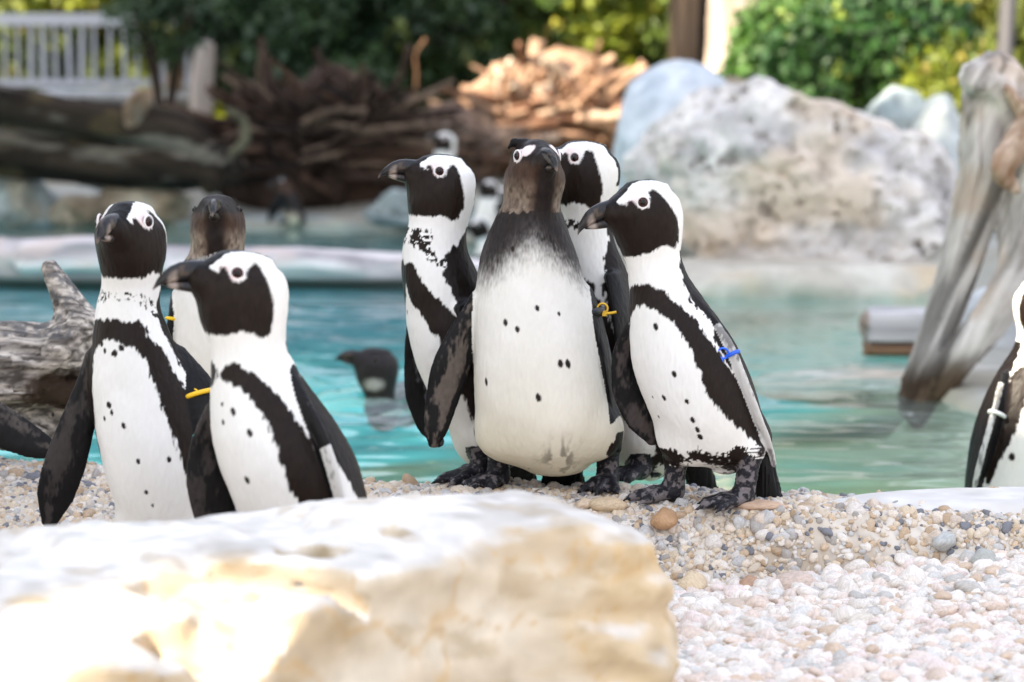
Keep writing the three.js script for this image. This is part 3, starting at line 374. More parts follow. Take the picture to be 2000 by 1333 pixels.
rootPlate('root_pile', 'low heap of brown roots between the dark root plate and the sunlit one', 880, 330, 15.0, [0.42, 0.26, 0.3], (r) => { const L = []; for (let i = 0; i < 34; i++) { const a = mix(0, Math.PI, r()), len = mix(0.15, 0.42, r()), cx = (r() - 0.5) * 0.7, cy = 0.05 + r() * 0.2, dz = 0.1 + r() * 0.25; L.push({ p: [[cx * 0.7, cy, dz * 0.5], [cx + Math.cos(a) * len * 0.5, cy + Math.sin(a) * len * 0.3, dz], [cx + Math.cos(a) * len, cy + Math.sin(a) * len * 0.55, dz + (r() - 0.2) * 0.2]], r0: mix(0.025, 0.05, r()), r1: mix(0.012, 0.03, r()), s: r() * 50, t: r() }); } return L; }, 311, [[0.16, 0.11, 0.08], [0.24, 0.17, 0.13], [0.10, 0.06, 0.045], [0.30, 0.24, 0.2]]);
// ---------------------------------------------------------------- fence, posts, trees and bushes
{ const D = 17.2, base = at(170, 166, D), g = thing('picket_fence', 'white wooden railing with thin uneven balusters above the left bank', 'railing', base);
  const white = mat({ color: rgb(0.44, 0.45, 0.49), roughness: 0.7, name: 'weathered_white_wood' });
  const top = at(0, 38, D).y - base.y, low = 0.0; const rail = mesh('rail', new THREE.BoxGeometry(2.3, 0.085, 0.07), white, g); rail.position.set(-0.35, top, 0);
  const lr = mesh('rail', new THREE.BoxGeometry(2.3, 0.05, 0.05), white, g); lr.position.set(-0.35, low + 0.015, 0);
  const r = rng(41); for (let i = 0; i < 24; i++) { const w = 0.022 + r() * 0.022, b = mesh('baluster', new THREE.CylinderGeometry(w * 0.5, w * 0.55, top - low - 0.05, 8), white, g); b.position.set(-1.42 + i * 0.093 + (r() - 0.5) * 0.03, (top + low) / 2 - 0.01, 0.002 * (i % 3)); b.rotation.z = (r() - 0.5) * 0.07; }
  const coping = rockGeo({ r: [0.9, 0.085, 0.22], seed: 151, cell: 0.03, planes: 6, flat: 0.7, rough: 0.08 }); colored(coping, PALE(3, [0.36, 0.37, 0.38], [0.52, 0.52, 0.52], [0.44, 0.38, 0.3], 0.4)); const c = mesh('stone_coping', coping, rockMat); c.position.copy(at(200, 190, 16.9)); tag(c, 'flat pale stone coping below the white railing', 'coping');
  const post = woodMesh('post', [{ p: [pt(392, 215, 16.6, 24), pt(394, 165, 16.6, 24), pt(397, 125, 16.6, 22), pt(402, 95, 16.6, 18)], g: 0.1, s: 5 }], 0.02, wood([0.36, 0.31, 0.27], [0.52, 0.46, 0.42], [0.4, 0.33, 0.25], 4, [0, 1, 0], 20)); tag(post, 'pale weathered wooden post at the right end of the white railing', 'post'); const p2 = woodMesh('post', [{ p: [pt(340, 165, 16.8, 16), pt(342, 100, 16.8, 15)], g: 0.1, s: 7 }], 0.016, wood([0.30, 0.18, 0.07], [0.46, 0.30, 0.14], [0.4, 0.3, 0.18], 4, [0, 1, 0], 20)); tag(p2, 'short yellowish brown post between the railing and the pale post', 'post'); }
const bark = wood([0.36, 0.28, 0.22], [0.58, 0.48, 0.40], [0.6, 0.52, 0.45], 12, [0, 1, 0], 24), darkBark = wood([0.02, 0.014, 0.011], [0.055, 0.04, 0.03], [0.04, 0.03, 0.025], 14, [0, 1, 0], 20), greyBark = wood([0.07, 0.066, 0.07], [0.13, 0.125, 0.13], [0.1, 0.095, 0.1], 15, [0, 1, 0], 20);
// leaves: a spray of small folded blades; crowns are clouds of sprays
function leafGeo(n, len, wid, spread, seed, droop = 0.2) { const r = rng(seed), G = []; for (let i = 0; i < n; i++) { const g = new THREE.BufferGeometry(), l = len * (0.7 + 0.6 * r()), w = wid * (0.7 + 0.6 * r()); g.setAttribute('position', new THREE.Float32BufferAttribute([0, 0, 0, l * 0.45, 0.12 * w, w * 0.5, l, -droop * l, 0, l * 0.45, 0.12 * w, -w * 0.5, l * 0.5, -0.05 * w, 0], 3)); g.setIndex([0, 1, 4, 1, 2, 4, 2, 3, 4, 3, 0, 4]); g.applyMatrix4(new THREE.Matrix4().makeRotationFromEuler(new THREE.Euler(r() * 6.28, r() * 6.28, (r() - 0.4) * 1.4))); g.translate((r() - 0.5) * spread, (r() - 0.5) * spread, (r() - 0.5) * spread); G.push(g); } const m = mergeGeometries(G); m.computeVertexNormals(); return m; }
const LEAF = { broad: leafGeo(9, 0.085, 0.05, 0.13, 3), small: leafGeo(14, 0.045, 0.024, 0.12, 4), big: leafGeo(10, 0.19, 0.10, 0.32, 6), far: leafGeo(10, 0.12, 0.07, 0.24, 8) };
const leafMat = new THREE.MeshPhysicalMaterial({ color: rgb(1, 1, 1), roughness: 0.55, transmission: 0.32, thickness: 0, side: THREE.DoubleSide, name: 'leaf' });
const solidLeaf = mat({ color: rgb(1, 1, 1), roughness: 0.6, side: THREE.DoubleSide, name: 'thick_leaf' });
function crown(parent, name, n, seed, shape, tones, leaf, size, solid) {
  const r = rng(seed), im = new THREE.InstancedMesh(leaf, solid ? solidLeaf : leafMat, n);
  for (let i = 0; i < n; i++) { const p = shape(r); dmy.position.copy(p); dmy.rotation.set(r() * 6.28, r() * 6.28, r() * 6.28); dmy.scale.setScalar(mix(size[0], size[1], r())); dmy.updateMatrix(); im.setMatrixAt(i, dmy.matrix); const k = clamp(0.5 + fbm(p.x * 2.2 + seed, p.y * 2.2, p.z * 2.2, 3) * 1.6), c = mixc(tones[0], tones[1], k), v = 0.75 + 0.5 * r(), f = tones[2] && r() < 0.06 ? tones[2] : c; im.setColorAt(i, rgb(f[0] * v, f[1] * v, f[2] * v)); }
  im.name = name; im.userData.kind = 'stuff'; im.castShadow = im.receiveShadow = true; parent.add(im); return im;
}
const lumps = (seed, n, R, Y, squash = [1, 1, 1], shell = 0.45) => { const r = rng(seed), L = []; for (let i = 0; i < n; i++) { const a = r() * 6.283, u = r() * 2 - 1, h = Math.sqrt(1 - u * u), k = 0.35 + 0.6 * Math.cbrt(r()); L.push([V(h * Math.cos(a) * R * k * squash[0], Y + u * R * k * squash[1], h * Math.sin(a) * R * k * squash[2]), R * mix(0.22, 0.42, r())]); } return (q) => { const l = L[Math.floor(q() * L.length)], a = q() * 6.283, u = q() * 2 - 1, h = Math.sqrt(1 - u * u), d = l[1] * (shell + (1 - shell) * Math.sqrt(q())); return V(l[0].x + h * Math.cos(a) * d, Math.max(0.02, l[0].y + u * d), l[0].z + h * Math.sin(a) * d); }; };
const groundY = (D) => -0.11 + 0.16 + 0.25 * sst(15, 20, D);
function bush(label, px, D, R, Y, n, seed, tones, leaf, size, squash, group, name = 'bush') { const p = at(px, 100, D); p.y = groundY(D) - 0.02; const g = thing(name, label, name === 'bush' ? 'bush' : 'tree', p, group); const r = rng(seed + 1), stems = []; for (let i = 0; i < 5; i++) { const a = r() * 6.28; const t = new THREE.TubeGeometry(new THREE.CatmullRomCurve3([V(0, 0, 0), V(Math.cos(a) * R * 0.15, Y * 0.5, Math.sin(a) * R * 0.15), V(Math.cos(a) * R * 0.5, Y * 1.1, Math.sin(a) * R * 0.4)]), 8, 0.02 + R * 0.012, 6); stems.push(t); } const sg = mergeGeometries(stems); colored(sg, darkBark); mesh('stems', sg, woodMat, g); crown(g, 'foliage', n, seed, lumps(seed + 2, 26, R, Y, squash), tones, leaf, size); return g; }
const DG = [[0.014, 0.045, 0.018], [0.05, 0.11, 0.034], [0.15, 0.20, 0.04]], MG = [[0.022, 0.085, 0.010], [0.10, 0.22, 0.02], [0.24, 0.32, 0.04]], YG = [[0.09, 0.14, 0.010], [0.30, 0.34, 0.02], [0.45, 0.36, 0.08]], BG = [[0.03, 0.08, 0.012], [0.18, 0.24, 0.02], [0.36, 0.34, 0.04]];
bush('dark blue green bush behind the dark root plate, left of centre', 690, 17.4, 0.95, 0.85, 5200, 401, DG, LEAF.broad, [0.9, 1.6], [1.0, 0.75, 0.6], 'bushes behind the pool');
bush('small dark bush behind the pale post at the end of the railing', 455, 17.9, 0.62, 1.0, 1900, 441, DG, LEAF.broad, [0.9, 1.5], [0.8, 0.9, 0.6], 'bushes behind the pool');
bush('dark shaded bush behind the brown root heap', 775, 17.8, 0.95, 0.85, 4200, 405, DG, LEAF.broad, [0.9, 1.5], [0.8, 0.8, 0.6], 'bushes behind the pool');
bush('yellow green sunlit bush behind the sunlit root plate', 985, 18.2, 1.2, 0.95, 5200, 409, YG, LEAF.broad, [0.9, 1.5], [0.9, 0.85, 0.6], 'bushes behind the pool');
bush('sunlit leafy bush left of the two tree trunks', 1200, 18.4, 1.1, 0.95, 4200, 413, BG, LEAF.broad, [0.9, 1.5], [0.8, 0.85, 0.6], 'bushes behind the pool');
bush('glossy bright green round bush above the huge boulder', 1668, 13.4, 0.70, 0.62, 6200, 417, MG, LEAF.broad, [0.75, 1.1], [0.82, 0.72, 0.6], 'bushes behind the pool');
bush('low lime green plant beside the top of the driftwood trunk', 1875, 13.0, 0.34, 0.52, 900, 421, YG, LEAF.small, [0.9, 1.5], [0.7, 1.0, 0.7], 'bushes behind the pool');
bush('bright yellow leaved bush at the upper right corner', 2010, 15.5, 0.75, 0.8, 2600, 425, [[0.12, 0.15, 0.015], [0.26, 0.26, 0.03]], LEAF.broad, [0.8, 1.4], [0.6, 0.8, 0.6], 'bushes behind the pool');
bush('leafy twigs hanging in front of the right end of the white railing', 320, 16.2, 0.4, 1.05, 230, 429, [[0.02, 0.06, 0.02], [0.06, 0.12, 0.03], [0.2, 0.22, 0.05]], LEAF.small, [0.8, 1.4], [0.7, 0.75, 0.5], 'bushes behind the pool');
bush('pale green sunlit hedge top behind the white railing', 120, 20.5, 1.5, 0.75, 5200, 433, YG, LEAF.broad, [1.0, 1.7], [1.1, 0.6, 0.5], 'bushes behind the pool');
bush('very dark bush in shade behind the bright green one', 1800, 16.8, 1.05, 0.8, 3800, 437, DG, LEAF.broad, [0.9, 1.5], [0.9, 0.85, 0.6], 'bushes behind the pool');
{ // the wood that closes the view
  const g = new THREE.Group(); g.name = 'woodland'; scene.add(g); tag(g, 'dense shaded woodland behind the garden', null, null, 'stuff');
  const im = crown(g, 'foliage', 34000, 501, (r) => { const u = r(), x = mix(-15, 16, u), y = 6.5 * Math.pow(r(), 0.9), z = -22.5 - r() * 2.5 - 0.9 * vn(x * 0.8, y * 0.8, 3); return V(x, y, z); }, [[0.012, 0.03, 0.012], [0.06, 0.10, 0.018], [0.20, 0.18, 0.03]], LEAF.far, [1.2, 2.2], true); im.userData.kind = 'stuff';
}
function tree(label, px, D, trunkPts, tint, crownSpec, group) { const p = at(px, 160, D); p.y = groundY(D) - 0.03; const g = thing('tree', label, 'tree', p, group); woodMesh('trunk', trunkPts(p), 0.022, tint, g, 0.06, p); if (crownSpec) crown(g, 'crown', ...crownSpec); return g; }
tree('sunlit pale tree trunk flaring at its base, right of centre', 1420, 15.2, (p) => [{ p: [[p.x - 0.05, p.y - 0.1, p.z, 0.24], [p.x - 0.03, p.y + 0.25, p.z, 0.18], [p.x + 0.03, p.y + 0.8, p.z, 0.165], [p.x + 0.05, p.y + 2.2, p.z, 0.155], [p.x + 0.02, p.y + 4.2, p.z, 0.11]], g: 0.10, s: 4 }], bark, [900, 601, lumps(603, 14, 1.3, 4.9, [1, 0.7, 1]), BG, LEAF.big, [1, 1.6]], 'trees behind the pool');
tree('dark brown tree trunk just left of the sunlit one', 1345, 17.0, (p) => [{ p: [[p.x, p.y - 0.1, p.z, 0.2], [p.x, p.y + 0.5, p.z, 0.15], [p.x, p.y + 2.4, p.z, 0.14], [p.x - 0.1, p.y + 4.2, p.z, 0.1]], g: 0.12, s: 6 }], darkBark, [900, 607, lumps(605, 14, 1.4, 5.0, [1, 0.7, 1]), DG, LEAF.big, [1, 1.6]], 'trees behind the pool');
tree('thin grey sapling stem leaning above the driftwood trunk', 1962, 11.4, (p) => [{ p: [[p.x - 0.04, p.y - 0.1, p.z, 0.045], [p.x + 0.0, p.y + 0.8, p.z, 0.042], [p.x + 0.06, p.y + 2.0, p.z, 0.036], [p.x + 0.06, p.y + 3.4, p.z, 0.03]], g: 0.06, s: 8 }], greyBark, [260, 611, lumps(609, 8, 0.8, 3.6, [1, 0.7, 1]), BG, LEAF.big, [0.8, 1.3]], 'trees behind the pool');
{ const m = woodMesh('dry_stick', [{ p: [pt(806, 205, 15.3, 3), pt(814, 150, 15.3, 2.6), pt(812, 105, 15.3, 2.4), pt(830, 78, 15.3, 4)], g: 0.05, s: 3 }], 0.008, wood([0.10, 0.06, 0.035], [0.2, 0.11, 0.065], [0.18, 0.11, 0.08], 5, [0, 1, 0], 20)); tag(m, 'thin brown stick standing up in front of the dark bush', 'stick'); }
// the big trees on the left whose crowns shade the pool (out of the frame)
const shadeTree = (label, x, z, h, R, n, seed, squash, gaps) => { const g = thing('tree', label, 'tree', V(x, 0, z), 'shade trees'); woodMesh('trunk', [{ p: [[x, -0.2, z, 0.3], [x, 1.5, z, 0.2], [x + 0.1, h * 0.8, z, 0.14], [x, h, z, 0.08]], g: 0.1, s: seed % 9 }], 0.05, darkBark, g, 0.06, g.position); const lump = lumps(seed + 1, 40, R, h, squash, 0.2), shape = gaps ? (q) => { for (;;) { const p = lump(q), w = p.clone().add(g.position); if (!gaps.some(([c, rad]) => { const d = w.clone().sub(V(...c)); return d.addScaledVector(SUN, -d.dot(SUN)).length() < rad; })) return p; } } : lump; crown(g, 'crown', n, seed, shape, BG, gaps ? LEAF.broad : LEAF.big, [1.2, 2.0], true); };
SHADE.forEach((s) => shadeTree(...s));
// ---------------------------------------------------------------- penguins
const plumage = vmat({ roughness: 0.44, specularIntensity: 0.3 });
const billMat = vmat({ roughness: 0.32, specularIntensity: 0.5, clearcoat: 0.2, clearcoatRoughness: 0.25 });
const eyeMat = new THREE.MeshPhysicalMaterial({ color: rgb(0.035, 0.009, 0.006), roughness: 0.15, specularIntensity: 0.7, name: 'eye' });
const pupilMat = new THREE.MeshPhysicalMaterial({ color: rgb(0.004, 0.003, 0.003), roughness: 0.12, specularIntensity: 0.6, name: 'pupil' });
const ringMat = mat({ color: rgb(0.74, 0.71, 0.70), roughness: 0.6, name: 'eye_skin' });
const BLACK = [0.0065, 0.0055, 0.0056], BROWN = [0.0125, 0.0072, 0.005], WHITE = [0.79, 0.77, 0.735], PINK = [0.78, 0.56, 0.54];
// face mask seen from the side: forward, up in mm from the head's centre
const MASK = [[46, 30], [40, 27], [33, 23], [28, 29], [22, 28], [20, 20], [18, 13], [13, 9], [4, 9], [-1, 13], [-4, 20], [-9, 29], [-16, 31], [-23, 25], [-28, 10], [-33, -10], [-36, -28], [-34, -46], [-27, -64], [-14, -72], [-4, -62], [10, -58], [30, -62], [48, -60], [74, -58], [90, -20], [90, 34]];
function inPoly(P, x, y) { let c = false; for (let i = 0, j = P.length - 1; i < P.length; j = i++) if ((P[i][1] > y) !== (P[j][1] > y) && x < (P[j][0] - P[i][0]) * (y - P[i][1]) / (P[j][1] - P[i][1]) + P[i][0]) c = !c; return c; }
function billGeometry(juv) {
  const up = [[38, 38, 10, 17], [55, 39, 12, 15], [68, 40, 13, 12.5], [80, 39, 13, 10.5], [92, 35, 13, 9], [101, 29, 12, 7.5], [108, 23, 10.5, 5.8], [113, 17, 8.5, 4], [117, 10.5, 6, 2], [118.5, 7, 5, 0.5]];
  const low = [[38, 11, -9, 16], [55, 13.5, -6.5, 13.7], [68, 14.5, -3.5, 11.2], [80, 14.5, 0, 9.2], [92, 14, 4, 7.2], [100, 13, 7.5, 4.7], [104, 12, 9.5, 1]];
  const loft = (S) => {
    const R = 18, pos = [], idx = [];
    for (const [f, t, b, w] of S) for (let k = 0; k < R; k++) { const a = k / R * 2 * Math.PI, cy = (t + b) / 2, ry = (t - b) / 2, s = Math.sin(a), c = Math.cos(a); pos.push(f, cy + ry * Math.sign(c) * Math.pow(Math.abs(c), 0.85), w * Math.sign(s) * Math.pow(Math.abs(s), 0.8) * (1 - 0.28 * Math.max(0, c))); }
    for (let i = 0; i < S.length - 1; i++) for (let k = 0; k < R; k++) { const a = i * R + k, b = i * R + (k + 1) % R; idx.push(a, b, a + R, b, b + R, a + R); }
    const e = (S.length - 1) * R; for (let k = 1; k < R - 1; k++) idx.push(e, e + k, e + k + 1);
    const g = new THREE.BufferGeometry(); g.setAttribute('position', new THREE.Float32BufferAttribute(pos, 3)); g.setIndex(idx); g.computeVertexNormals(); return g;
  };
  const dens = (S) => { const o = []; for (let i = 0; i < S.length - 1; i++) for (let k = 0; k < 4; k++) o.push(S[i].map((v, c) => mix(v, S[i + 1][c], k / 4))); o.push(S[S.length - 1]); return o; };
  const g = mergeGeometries([loft(dens(up)), loft(dens(low))]);
  return colored(g, (f, u, s) => {
    const n = fbm(f * 0.09, u * 0.35, s * 0.2 + 4, 3), horn = sst(0.05, 0.3, n) * 0.8 * sst(112, 95, f);
    let c = mixc([0.008, 0.0075, 0.009], [0.085, 0.055, 0.036], horn * 0.8);
    const band = sst(84, 88, f) * sst(101, 96, f) * sst(20, 8, Math.abs(u - 11 + (f - 90) * 0.7)) * (juv ? 0.1 : 1);
    c = mixc(c, [0.46, 0.37, 0.31], band * (0.6 + 0.4 * n));
    return mixc(c, [0.25, 0.17, 0.13], sst(112, 118, f) * 0.5);
  });
}
const BILL = [billGeometry(false), billGeometry(true)];

function makePenguin(S) {
  const D = S.D, cell = S.cell ?? 0.0021, r2 = rng(S.seed ?? 5), seed = (S.seed ?? 5) * 13.7;
  // torso: rows of [y px, left px, right px, depth / width, shift towards the camera]
  const R = S.rows.map(([y, l, r, k = 0.92, dz = 0]) => { const L = at(l, y, D), Q = at(r, y, D), a = (Q.x - L.x) / 2; return [L.y, (L.x + Q.x) / 2, -D + dz, a, a * k]; }).sort((p, q) => p[0] - q[0]);
  { const a = R[0], b = R[R.length - 1]; R.unshift([a[0] - 0.007, a[1], a[2], a[3] * 0.72, a[4] * 0.72]); R.unshift([a[0] - 0.011, a[1], a[2], a[3] * 0.3, a[4] * 0.3]); R.push([b[0] + 0.016, b[1], b[2], b[3] * 0.8, b[4] * 0.8], [b[0] + 0.027, b[1], b[2], b[3] * 0.35, b[4] * 0.35]); }
  const y0 = R[0][0], y1 = R[R.length - 1][0], NT = 600, T = new Float64Array((NT + 1) * 4);
  for (let i = 0; i <= NT; i++) {
    const y = mix(y0, y1, i / NT); let k = 0; while (k < R.length - 2 && R[k + 1][0] < y) k++;
    const p1 = R[k], p2 = R[k + 1], p0 = R[Math.max(0, k - 1)], p3 = R[Math.min(R.length - 1, k + 2)], h = p2[0] - p1[0], t = (y - p1[0]) / h;
    for (let c = 1; c < 5; c++) {
      const m1 = k ? (p2[c] - p0[c]) / (p2[0] - p0[0]) : (p2[c] - p1[c]) / h, m2 = k < R.length - 2 ? (p3[c] - p1[c]) / (p3[0] - p1[0]) : (p2[c] - p1[c]) / h;
      T[i * 4 + c - 1] = (2 * t ** 3 - 3 * t * t + 1) * p1[c] + (t ** 3 - 2 * t * t + t) * h * m1 + (-2 * t ** 3 + 3 * t * t) * p2[c] + (t ** 3 - t * t) * h * m2;
    }
    T[i * 4 + 2] = Math.max(0.004, T[i * 4 + 2]); T[i * 4 + 3] = Math.max(0.004, T[i * 4 + 3]);
  }
  const sec = [0, 0, 0, 0];
  const section = (y) => { const u = clamp((y - y0) / (y1 - y0)) * NT, i = Math.min(NT - 1, Math.floor(u)), t = u - i; for (let c = 0; c < 4; c++) sec[c] = T[i * 4 + c] * (1 - t) + T[i * 4 + 4 + c] * t; return sec; };
  const torso = (x, y, z) => { const s = section(y), a = s[2], b = s[3]; const d = (Math.hypot((x - s[0]) / a, (z - s[1]) / b) - 1) * Math.min(a, b) * 0.85; return Math.max(d, y - y1, y0 - y); };
  // head
  const H = S.head, hk = 0.001 * (H.k ?? 1), hc = at(H.p[0], H.p[1], D - (H.dz ?? 0)), yaw = H.yaw * Math.PI / 180, pit = (H.pitch ?? 0) * Math.PI / 180;
  const hf = V(Math.sin(yaw) * Math.cos(pit), Math.sin(pit), Math.cos(yaw) * Math.cos(pit)), hu = V(-Math.sin(yaw) * Math.sin(pit), Math.cos(pit), -Math.cos(yaw) * Math.sin(pit)), hs = V().crossVectors(hf, hu);
  if (H.roll) { const q = new THREE.Quaternion().setFromAxisAngle(hf, H.roll * Math.PI / 180); hu.applyQuaternion(q); hs.applyQuaternion(q); }
  const HP = (f, u, s) => V(hc.x + (hf.x * f + hu.x * u + hs.x * s) * hk, hc.y + (hf.y * f + hu.y * u + hs.y * s) * hk, hc.z + (hf.z * f + hu.z * u + hs.z * s) * hk);
  const es = H.eye ?? 1, ef = H.ef ?? 8, eu = 19;
  const hl = [0, 0, 0], toHead = (x, y, z) => { x = (x - hc.x) / hk; y = (y - hc.y) / hk; z = (z - hc.z) / hk; hl[0] = x * hf.x + y * hf.y + z * hf.z; hl[1] = x * hu.x + y * hu.y + z * hu.z; hl[2] = x * hs.x + y * hs.y + z * hs.z; return hl; };
  const ell = (f, u, s, a, b, c) => (Math.sqrt((f / a) ** 2 + (u / b) ** 2 + (s / c) ** 2) - 1) * Math.min(a, b, c) * 0.95;
  const A1 = V(20, 13, 0), A2 = V(50, 14, 0), A3 = V(4, -20, 0), A4 = V(2, -50, 0);
  const head = (x, y, z) => {
    const [f, u, s] = toHead(x, y, z);
    let d = ell(f + 3, u, s, 47, 44, 41);
    d = smin(d, ell(f - 12, u + 24, s, 46, 42, 39), 22);
    d = smin(d, cone(f, u, s, A1, A2, 30, 22.5), 20);
    d = Math.min(d, d);
    return d * hk;
  };
  // flippers: points [px, py, dz, half width m], thickness, turn of the broad side
  const W = (S.flippers ?? []).map((fl) => {
    const P = fl.pts.map(([px, py, dz]) => at(px, py, D - dz)), w = fl.pts.map((p) => p[3] * (fl.k ?? 1)), dens = [], dw = [];
    const cv = new THREE.CatmullRomCurve3(P, false, 'centripetal'), n = 14;
    for (let i = 0; i <= n; i++) { const t = i / n, q = t * (w.length - 1), j = Math.min(w.length - 2, Math.floor(q)); dens.push(cv.getPoint(t)); dw.push(mix(w[j], w[j + 1], q - j)); }
    const segs = [];
    for (let i = 0; i < n; i++) {
      const A = dens[i], t = V().subVectors(dens[i + 1], A), len = t.length(); t.divideScalar(len);
      const flat = V(t.y, -t.x, 0).normalize(), zz = V(0, 0, 1).addScaledVector(t, -t.z).normalize(), ang = mix(fl.turn[0], fl.turn[1], i / (n - 1)) * Math.PI / 180;
      const wd = flat.multiplyScalar(Math.cos(ang)).addScaledVector(zz, Math.sin(ang)).addScaledVector(t, 0); wd.addScaledVector(t, -wd.dot(t)).normalize();
      segs.push({ A, t, len, wd, nn: V().crossVectors(t, wd), w0: dw[i], w1: dw[i + 1], first: i === 0, last: i === n - 1, u0: i / n });
    }
    const c = new THREE.Box3().setFromPoints(P), ctr = c.getCenter(V()), rad = c.getSize(V()).length() / 2 + 0.06;
    return { segs, ctr, rad, h: fl.h ?? 0.0065, k: fl.blend ?? 0.016, fl };
  });
  const wl = [0, 0, 0];
  const wing = (w, x, y, z) => {
    const far = Math.hypot(x - w.ctr.x, y - w.ctr.y, z - w.ctr.z) - w.rad; if (far > 0.03) return far;
    let best = 9;
    for (const s of w.segs) {
      const qx = x - s.A.x, qy = y - s.A.y, qz = z - s.A.z, tt = qx * s.t.x + qy * s.t.y + qz * s.t.z, tc = clamp(tt / s.len), e = tt - tc * s.len;
      const a = qx * s.wd.x + qy * s.wd.y + qz * s.wd.z, b = qx * s.nn.x + qy * s.nn.y + qz * s.nn.z, ww = mix(s.w0, s.w1, tc), u = s.u0 + tc / w.segs.length, h = w.h * (1.25 - 0.7 * u);
      const d = (Math.sqrt((a / ww) ** 2 + (b / h) ** 2 + (e / Math.max(h, ww * (s.last ? 0.8 : 0.4))) ** 2) - 1) * h;
      if (d < best) { best = d; wl[0] = u; wl[1] = a / ww; wl[2] = b / h; }
    }
    return best;
  };
  // legs: hip px, heel px, depth of the heel, direction of the toes, ground
  const L = (S.legs ?? []).map((l) => {
    const g = l.ground ?? 0.004, heel = l.heel3 ? V(...l.heel3) : at(l.heel[0], l.heel[1], l.D); heel.y = g + 0.02;
    const top = V(heel.x + (l.lean?.[0] ?? 0), heel.y + (l.h ?? 0.05), heel.z + (l.lean?.[1] ?? -0.004)), hip = at(l.hip[0], l.hip[1], D - (l.hz ?? 0));
    const ya = l.yaw * Math.PI / 180, toes = [-27, 0, 27].map((d, i) => { const q = ya + d * Math.PI / 180, len = (i === 1 ? 0.074 : 0.064) * (l.k ?? 1), dx = Math.sin(q), dz = Math.cos(q); return { a: V(heel.x, g + 0.016, heel.z), m: V(heel.x + dx * len * 0.55, g + 0.0145, heel.z + dz * len * 0.55), b: V(heel.x + dx * len, g + 0.0085, heel.z + dz * len), c: V(heel.x + dx * (len + 0.02), g + 0.001, heel.z + dz * (len + 0.02)) }; });
    return { heel, top, hip, toes, g, ya, r: l.r ?? 0.019, tr: l.tr ?? 0.036, l };
  });
  const tarsus = (l, x, y, z) => { let d = cone(x, y, z, l.top, V(l.heel.x, l.heel.y, l.heel.z), l.r, l.r * 0.93); return d + 0.0012 * Math.sin((y - l.g) * 900) * (y > l.g + 0.02 ? 1 : 0) * 0.5; };
  const foot = (l, x, y, z) => {
    if (Math.hypot(x - l.heel.x, z - l.heel.z) > 0.14) return Math.hypot(x - l.heel.x, z - l.heel.z) - 0.11;
    let d = 9;
    for (const t of l.toes) d = smin(d, smin(cone(x, y, z, t.a, t.m, 0.0135, 0.0098), cone(x, y, z, t.m, t.b, 0.0098, 0.0078), 0.006), 0.008);
    const dx = x - l.heel.x, dz = z - l.heel.z, r = Math.hypot(dx, dz), an = Math.abs(Math.atan2(Math.sin(Math.atan2(dx, dz) - l.ya), Math.cos(Math.atan2(dx, dz) - l.ya)));
    d = smin(d, Math.max(Math.abs(y - l.g - 0.007) - 0.0032, r - 0.056 + 0.01 * Math.cos(an * 13), (an - 0.47) * r), 0.006);
    for (const t of l.toes) d = smin(d, cone(x, y, z, t.b, t.c, 0.0055, 0.0012), 0.003);
    return d;
  };
  const tail = S.tail ? { A: at(S.tail.a[0], S.tail.a[1], D - S.tail.a[2]), B: at(S.tail.b[0], S.tail.b[1], D - S.tail.b[2]), w0: S.tail.w[0], w1: S.tail.w[1] } : null;
  const tailD = (x, y, z) => { const dx = tail.B.x - tail.A.x, dy = tail.B.y - tail.A.y, dz = tail.B.z - tail.A.z, l2 = dx * dx + dy * dy + dz * dz, qx = x - tail.A.x, qy = y - tail.A.y, qz = z - tail.A.z, t = clamp((qx * dx + qy * dy + qz * dz) / l2), w = mix(tail.w0, tail.w1, t), ex = qx - t * dx, ey = qy - t * dy, ez = qz - t * dz, fr = 0.0018 * vn(x * 330, 3, z * 330); return (Math.hypot(ex / w, ez / (0.010 + 0.014 * (1 - t)), ey / 0.014) - 1) * 0.01 + fr * t; };
  const X = (S.extra ?? []).map(([a, b, ra, rb]) => [at(...a), at(...b), ra, rb]), XK = S.extraK ?? 0.05;
  const raw = [0, 0, 0, 0, 0];
  const field = (x, y, z) => {
    let d = torso(x, y, z); raw[0] = d; raw[1] = raw[2] = raw[3] = raw[4] = 9;
    if (y > hc.y - 0.16) { const e = head(x, y, z); raw[1] = e; d = smin(d, e, 0.034 * (H.k ?? 1)); }
    for (const l of L) if (y < l.hip.y + 0.08) { const th = cone(x, y, z, l.hip, l.top, l.tr * 1.25, l.tr * 0.66), e = smin(tarsus(l, x, y, z), foot(l, x, y, z), 0.012); d = smin(d, th, 0.03); d = smin(d, e, 0.006); raw[3] = Math.min(raw[3], e); raw[0] = Math.min(raw[0], th); }
    if (tail) { const e = tailD(x, y, z); raw[4] = e; d = smin(d, e, 0.012); }
    for (const e of X) { const q = cone(x, y, z, ...e); raw[4] = Math.min(raw[4], q); d = smin(d, q, XK); }
    for (const w of W) { const e = wing(w, x, y, z); if (e < 0.05) { d = smin(d, e, mix(w.k, 0.002, sst(0.1, 0.4, wl[0]))); } raw[2] = Math.min(raw[2], e); }
    return d;
  };
  // bounds
  const bb = new THREE.Box3();
  for (const r of R) { bb.expandByPoint(V(r[1] - r[3], r[0], r[2] - r[4])); bb.expandByPoint(V(r[1] + r[3], r[0], r[2] + r[4])); }
  bb.expandByPoint(hc.clone().addScalar(0.07 * (H.k ?? 1))); bb.expandByPoint(hc.clone().addScalar(-0.07 * (H.k ?? 1)));
